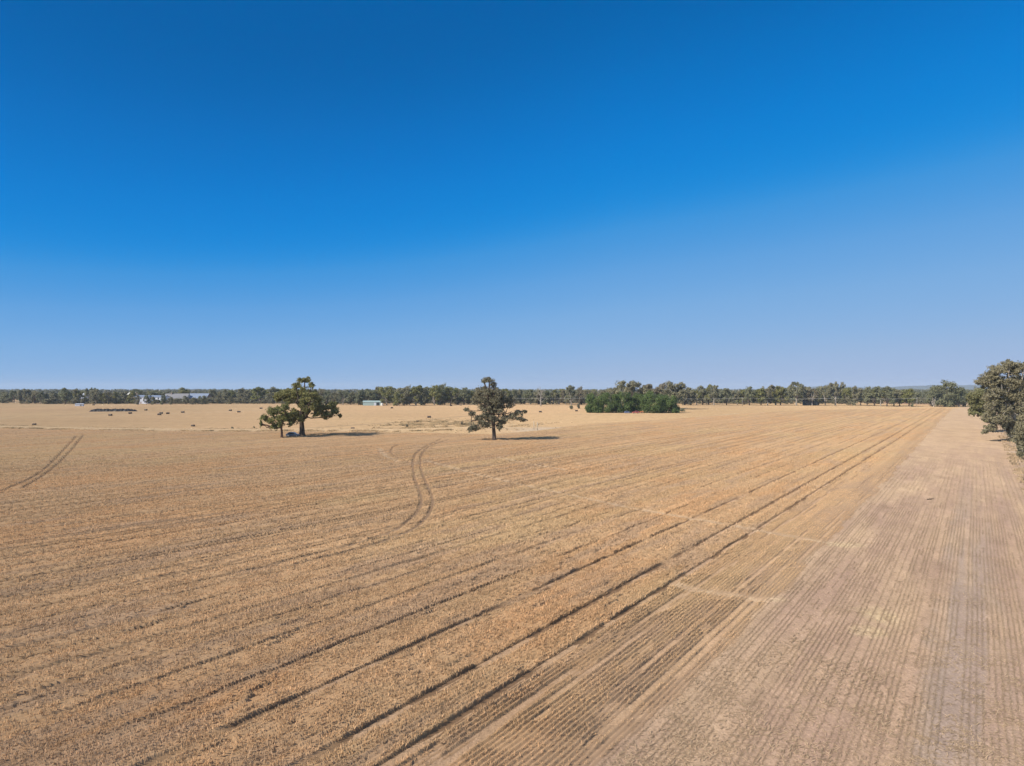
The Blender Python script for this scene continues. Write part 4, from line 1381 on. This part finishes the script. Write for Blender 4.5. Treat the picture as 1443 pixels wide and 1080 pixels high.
    for (px, d), where in zip(pl, ph):
        x, y = at(px, d)
        if px < 1450:
            root = thing('power_pole', f'slim timber power pole {where}', 'power pole', (x, y, 0), 0, 'poles of the rural power line')
            b = MB()
            b.tube([(0, 0, -0.3), (0, 0, 4), (0, 0, 7.6)], [0.17, 0.15, 0.11], 8)
            b.build('shaft', M['pole'], root, True)
            b = MB()
            b.box((-0.05, -0.9, 6.9), (0.05, 0.9, 7.03))
            ca = b.build('crossarm', M['pole'], root)
            for yy in (-0.75, 0.75):
                b = MB()
                b.tube([(0, yy, 7.03), (0, yy, 7.2)], 0.06, 8)
                b.build('insulator', M['white'], ca)
        tops.append((x, y))
    for yy, label in ((-0.75, 'nearer thin wire of the power line along the tree line'), (0.75, 'farther thin wire of the power line along the tree line')):
        pts = []
        for (xa, ya), (xb, yb) in zip(tops[:-1], tops[1:]):
            for k in np.linspace(0, 1, 12, endpoint=False):
                pts.append((xa + (xb - xa) * k, ya + (yb - ya) * k + yy, 7.2 - 0.9 * 4 * k * (1 - k)))
        b = MB()
        b.tube(pts, 0.032, 5)
        tag(b.build('power_wire', M['wire'], smooth=True), label, 'wire', 'wires of the rural power line')


# ------------------------------------------------------------------ far hills
def build_hills():
    mt = paint('far_hill_forest', (0.075, 0.085, 0.05), var=0.2, scale=0.004)
    for x0p, x1p, d, ytop, seed, label in ((1090, 1260, 8200, 544.0, 1, 'faint low blue ridge on the horizon above the right tree line'), (1225, 1420, 7600, 540.5, 2, 'higher blue ridge on the horizon at the right, behind the big gums')):
        xa, xb = at(x0p, d)[0], at(x1p, d)[0]
        top = CAM_H + (HY - ytop) * d / FPX
        n, m = 90, 14
        u, v = np.meshgrid(np.linspace(0, 1, n), np.linspace(-1, 1, m), indexing='ij')
        ridge = np.sin(np.pi * u) ** 0.6 * (0.55 + 0.6 * fbm(u * 5 + seed * 9, u * 0, 4))
        z = top * ridge * (1 - np.abs(v) ** 1.6) * (0.9 + 0.2 * fbm(u * 22, v * 3 + seed, 3)) - 2
        P = np.stack([xa + (xb - xa) * u, d + v * 420, z], -1).reshape(-1, 3)
        i, j = np.meshgrid(np.arange(n - 1), np.arange(m - 1), indexing='ij')
        b = MB()
        b.add(P, np.stack([i * m + j, (i + 1) * m + j, (i + 1) * m + j + 1, i * m + j + 1], -1).reshape(-1, 4))
        tag(b.build('hills', mt, smooth=True), label, 'hills', kind='structure')


# ------------------------------------------------------------------ light, sky, haze, camera
def build_light():
    az = math.atan2(SUN_DIR[0], SUN_DIR[1])          # clockwise from +Y
    L = bpy.data.lights.new('sun', 'SUN')
    L.energy, L.angle, L.color = 4.4, math.radians(0.5), (1.0, 0.92, 0.80)
    o = link('sun', L)
    sv = np.array([math.cos(SUN_EL) * math.sin(az), math.cos(SUN_EL) * math.cos(az), math.sin(SUN_EL)])
    from mathutils import Vector
    o.rotation_euler = Vector(-sv).to_track_quat('-Z', 'Y').to_euler()
    o.location = (0, 0, 60)
    w = bpy.data.worlds.new('World')
    scene.world = w
    w.use_nodes = True
    nt = w.node_tree
    nt.nodes.clear()
    out = nt.nodes.new('ShaderNodeOutputWorld')
    bg = nt.nodes.new('ShaderNodeBackground')
    sky = nt.nodes.new('ShaderNodeTexSky')
    sky.sky_type = 'NISHITA'
    sky.sun_disc = False
    sky.sun_elevation, sky.sun_rotation = SUN_EL, az
    sky.air_density, sky.dust_density, sky.ozone_density = 1.0, 0.15, 3.0
    # grade of the clear sky: the Nishita brightness picks the deep polarised blue of the photograph
    sx = nt.nodes.new('ShaderNodeSeparateColor')
    nt.links.new(sky.outputs[0], sx.inputs[0])
    k = nt.nodes.new('ShaderNodeMath')
    k.operation = 'MULTIPLY'
    k.inputs[1].default_value = 0.1
    nt.links.new(sx.outputs[0], k.inputs[0])
    tc = nt.nodes.new('ShaderNodeTexCoord')
    sp = nt.nodes.new('ShaderNodeSeparateXYZ')
    nt.links.new(tc.outputs['Generated'], sp.inputs[0])
    mr = nt.nodes.new('ShaderNodeMapRange')
    for i_, v_ in zip((1, 2, 3, 4), (-0.65, 0.15, 0.74, 1.0)):
        mr.inputs[i_].default_value = v_
    nt.links.new(sp.outputs[0], mr.inputs[0])
    k2 = nt.nodes.new('ShaderNodeMath')
    k2.operation = 'MULTIPLY'
    nt.links.new(k.outputs[0], k2.inputs[0])
    nt.links.new(mr.outputs[0], k2.inputs[1])
    rp = nt.nodes.new('ShaderNodeValToRGB')
    rp.color_ramp.interpolation = 'B_SPLINE'
    stops = [(0.088, (0, 92, 163)), (0.113, (0, 111, 192)), (0.142, (2, 125, 210)), (0.176, (18, 136, 217)), (0.206, (58, 147, 219)), (0.27, (96, 160, 222)),
             (0.37, (120, 171, 223)), (0.54, (140, 178, 222)), (0.68, (151, 181, 219)), (0.90, (163, 184, 220))]
    el = rp.color_ramp.elements
    for i, (p, c) in enumerate(stops):
        e = el[i] if i < 2 else el.new(p)
        e.position = p
        e.color = tuple((v / 255) ** 2.2 for v in c) + (1,)
    nt.links.new(k2.outputs[0], rp.inputs[0])
    up = nt.nodes.new('ShaderNodeVectorMath')
    up.operation = 'SCALE'
    up.inputs['Scale'].default_value = 10.0 / 2 ** EXPOSURE
    nt.links.new(rp.outputs[0], up.inputs[0])
    # the polarised blue lies in the low sky ahead; overhead and towards the sun the sky stays as Nishita gives it
    def ramp(sock, a, b):
        n = nt.nodes.new('ShaderNodeMapRange')
        n.interpolation_type = 'SMOOTHSTEP'
        for i_, v_ in zip((1, 2, 3, 4), (a, b, 0.0, 1.0)):
            n.inputs[i_].default_value = v_
        nt.links.new(sock, n.inputs[0])
        return n.outputs[0]
    mx = nt.nodes.new('ShaderNodeMath')
    mx.operation = 'MAXIMUM'
    nt.links.new(ramp(sp.outputs[2], 0.52, 0.72), mx.inputs[0])
    nt.links.new(ramp(sp.outputs[1], 0.45, -0.1), mx.inputs[1])
    raw = nt.nodes.new('ShaderNodeVectorMath')
    raw.operation = 'SCALE'
    raw.inputs['Scale'].default_value = 1.25
    nt.links.new(sky.outputs[0], raw.inputs[0])
    both = mixc(nt, mx.outputs[0], up.outputs[0], raw.outputs[0])
    bg.inputs['Strength'].default_value = 0.10
    nt.links.new(both, bg.inputs[0])
    nt.links.new(bg.outputs[0], out.inputs[0])
    return nt, sky, bg


def build_haze():
    m, nt, out = new_mat('haze_air')
    pv = N(nt, 'ShaderNodeVolumePrincipled')
    pv.inputs['Color'].default_value = (0.80, 0.88, 1.0, 1)
    pv.inputs['Density'].default_value = 0.00008
    pv.inputs['Anisotropy'].default_value = 0.0
    nt.links.new(pv.outputs[0], out.inputs['Volume'])
    b = MB()
    b.box((-9600, -9600, -6), (9600, 9600, 82))
    o = b.build('haze', m)
    tag(o, 'thin blue summer haze lying over the whole plain', 'haze', kind='stuff')


build_ground()
build_crop()
build_stubble()
build_dry_grass()
build_treeline()
build_near_trees()
build_buildings()
build_things()
build_hills()
build_light()
build_haze()

cam = bpy.data.cameras.new('camera')
cam.sensor_width, cam.lens = 36.0, 36.0 * FPX / 1443.0
cam.shift_y = (HY - 540.0) / 1443.0
cam.clip_start, cam.clip_end = 0.5, 40000
co = link('camera', cam)
co.location, co.rotation_euler = (0, 0, CAM_H), (math.radians(90), 0, 0)
scene.camera = co
vs = scene.view_settings
scene.display_settings.display_device = 'sRGB'
vs.view_transform, vs.look, vs.exposure, vs.gamma = 'Standard', 'None', EXPOSURE, 1.0
vs.use_curve_mapping = False
scene.cycles.use_denoising = True
scene.cycles.denoiser = 'OPENIMAGEDENOISE'
scene.cycles.denoising_input_passes = 'RGB_ALBEDO_NORMAL'
scene.cycles.denoising_prefilter = 'ACCURATE'
scene.cycles.max_bounces = 6
scene.cycles.volume_bounces = 0
scene.cycles.transparent_max_bounces = 8
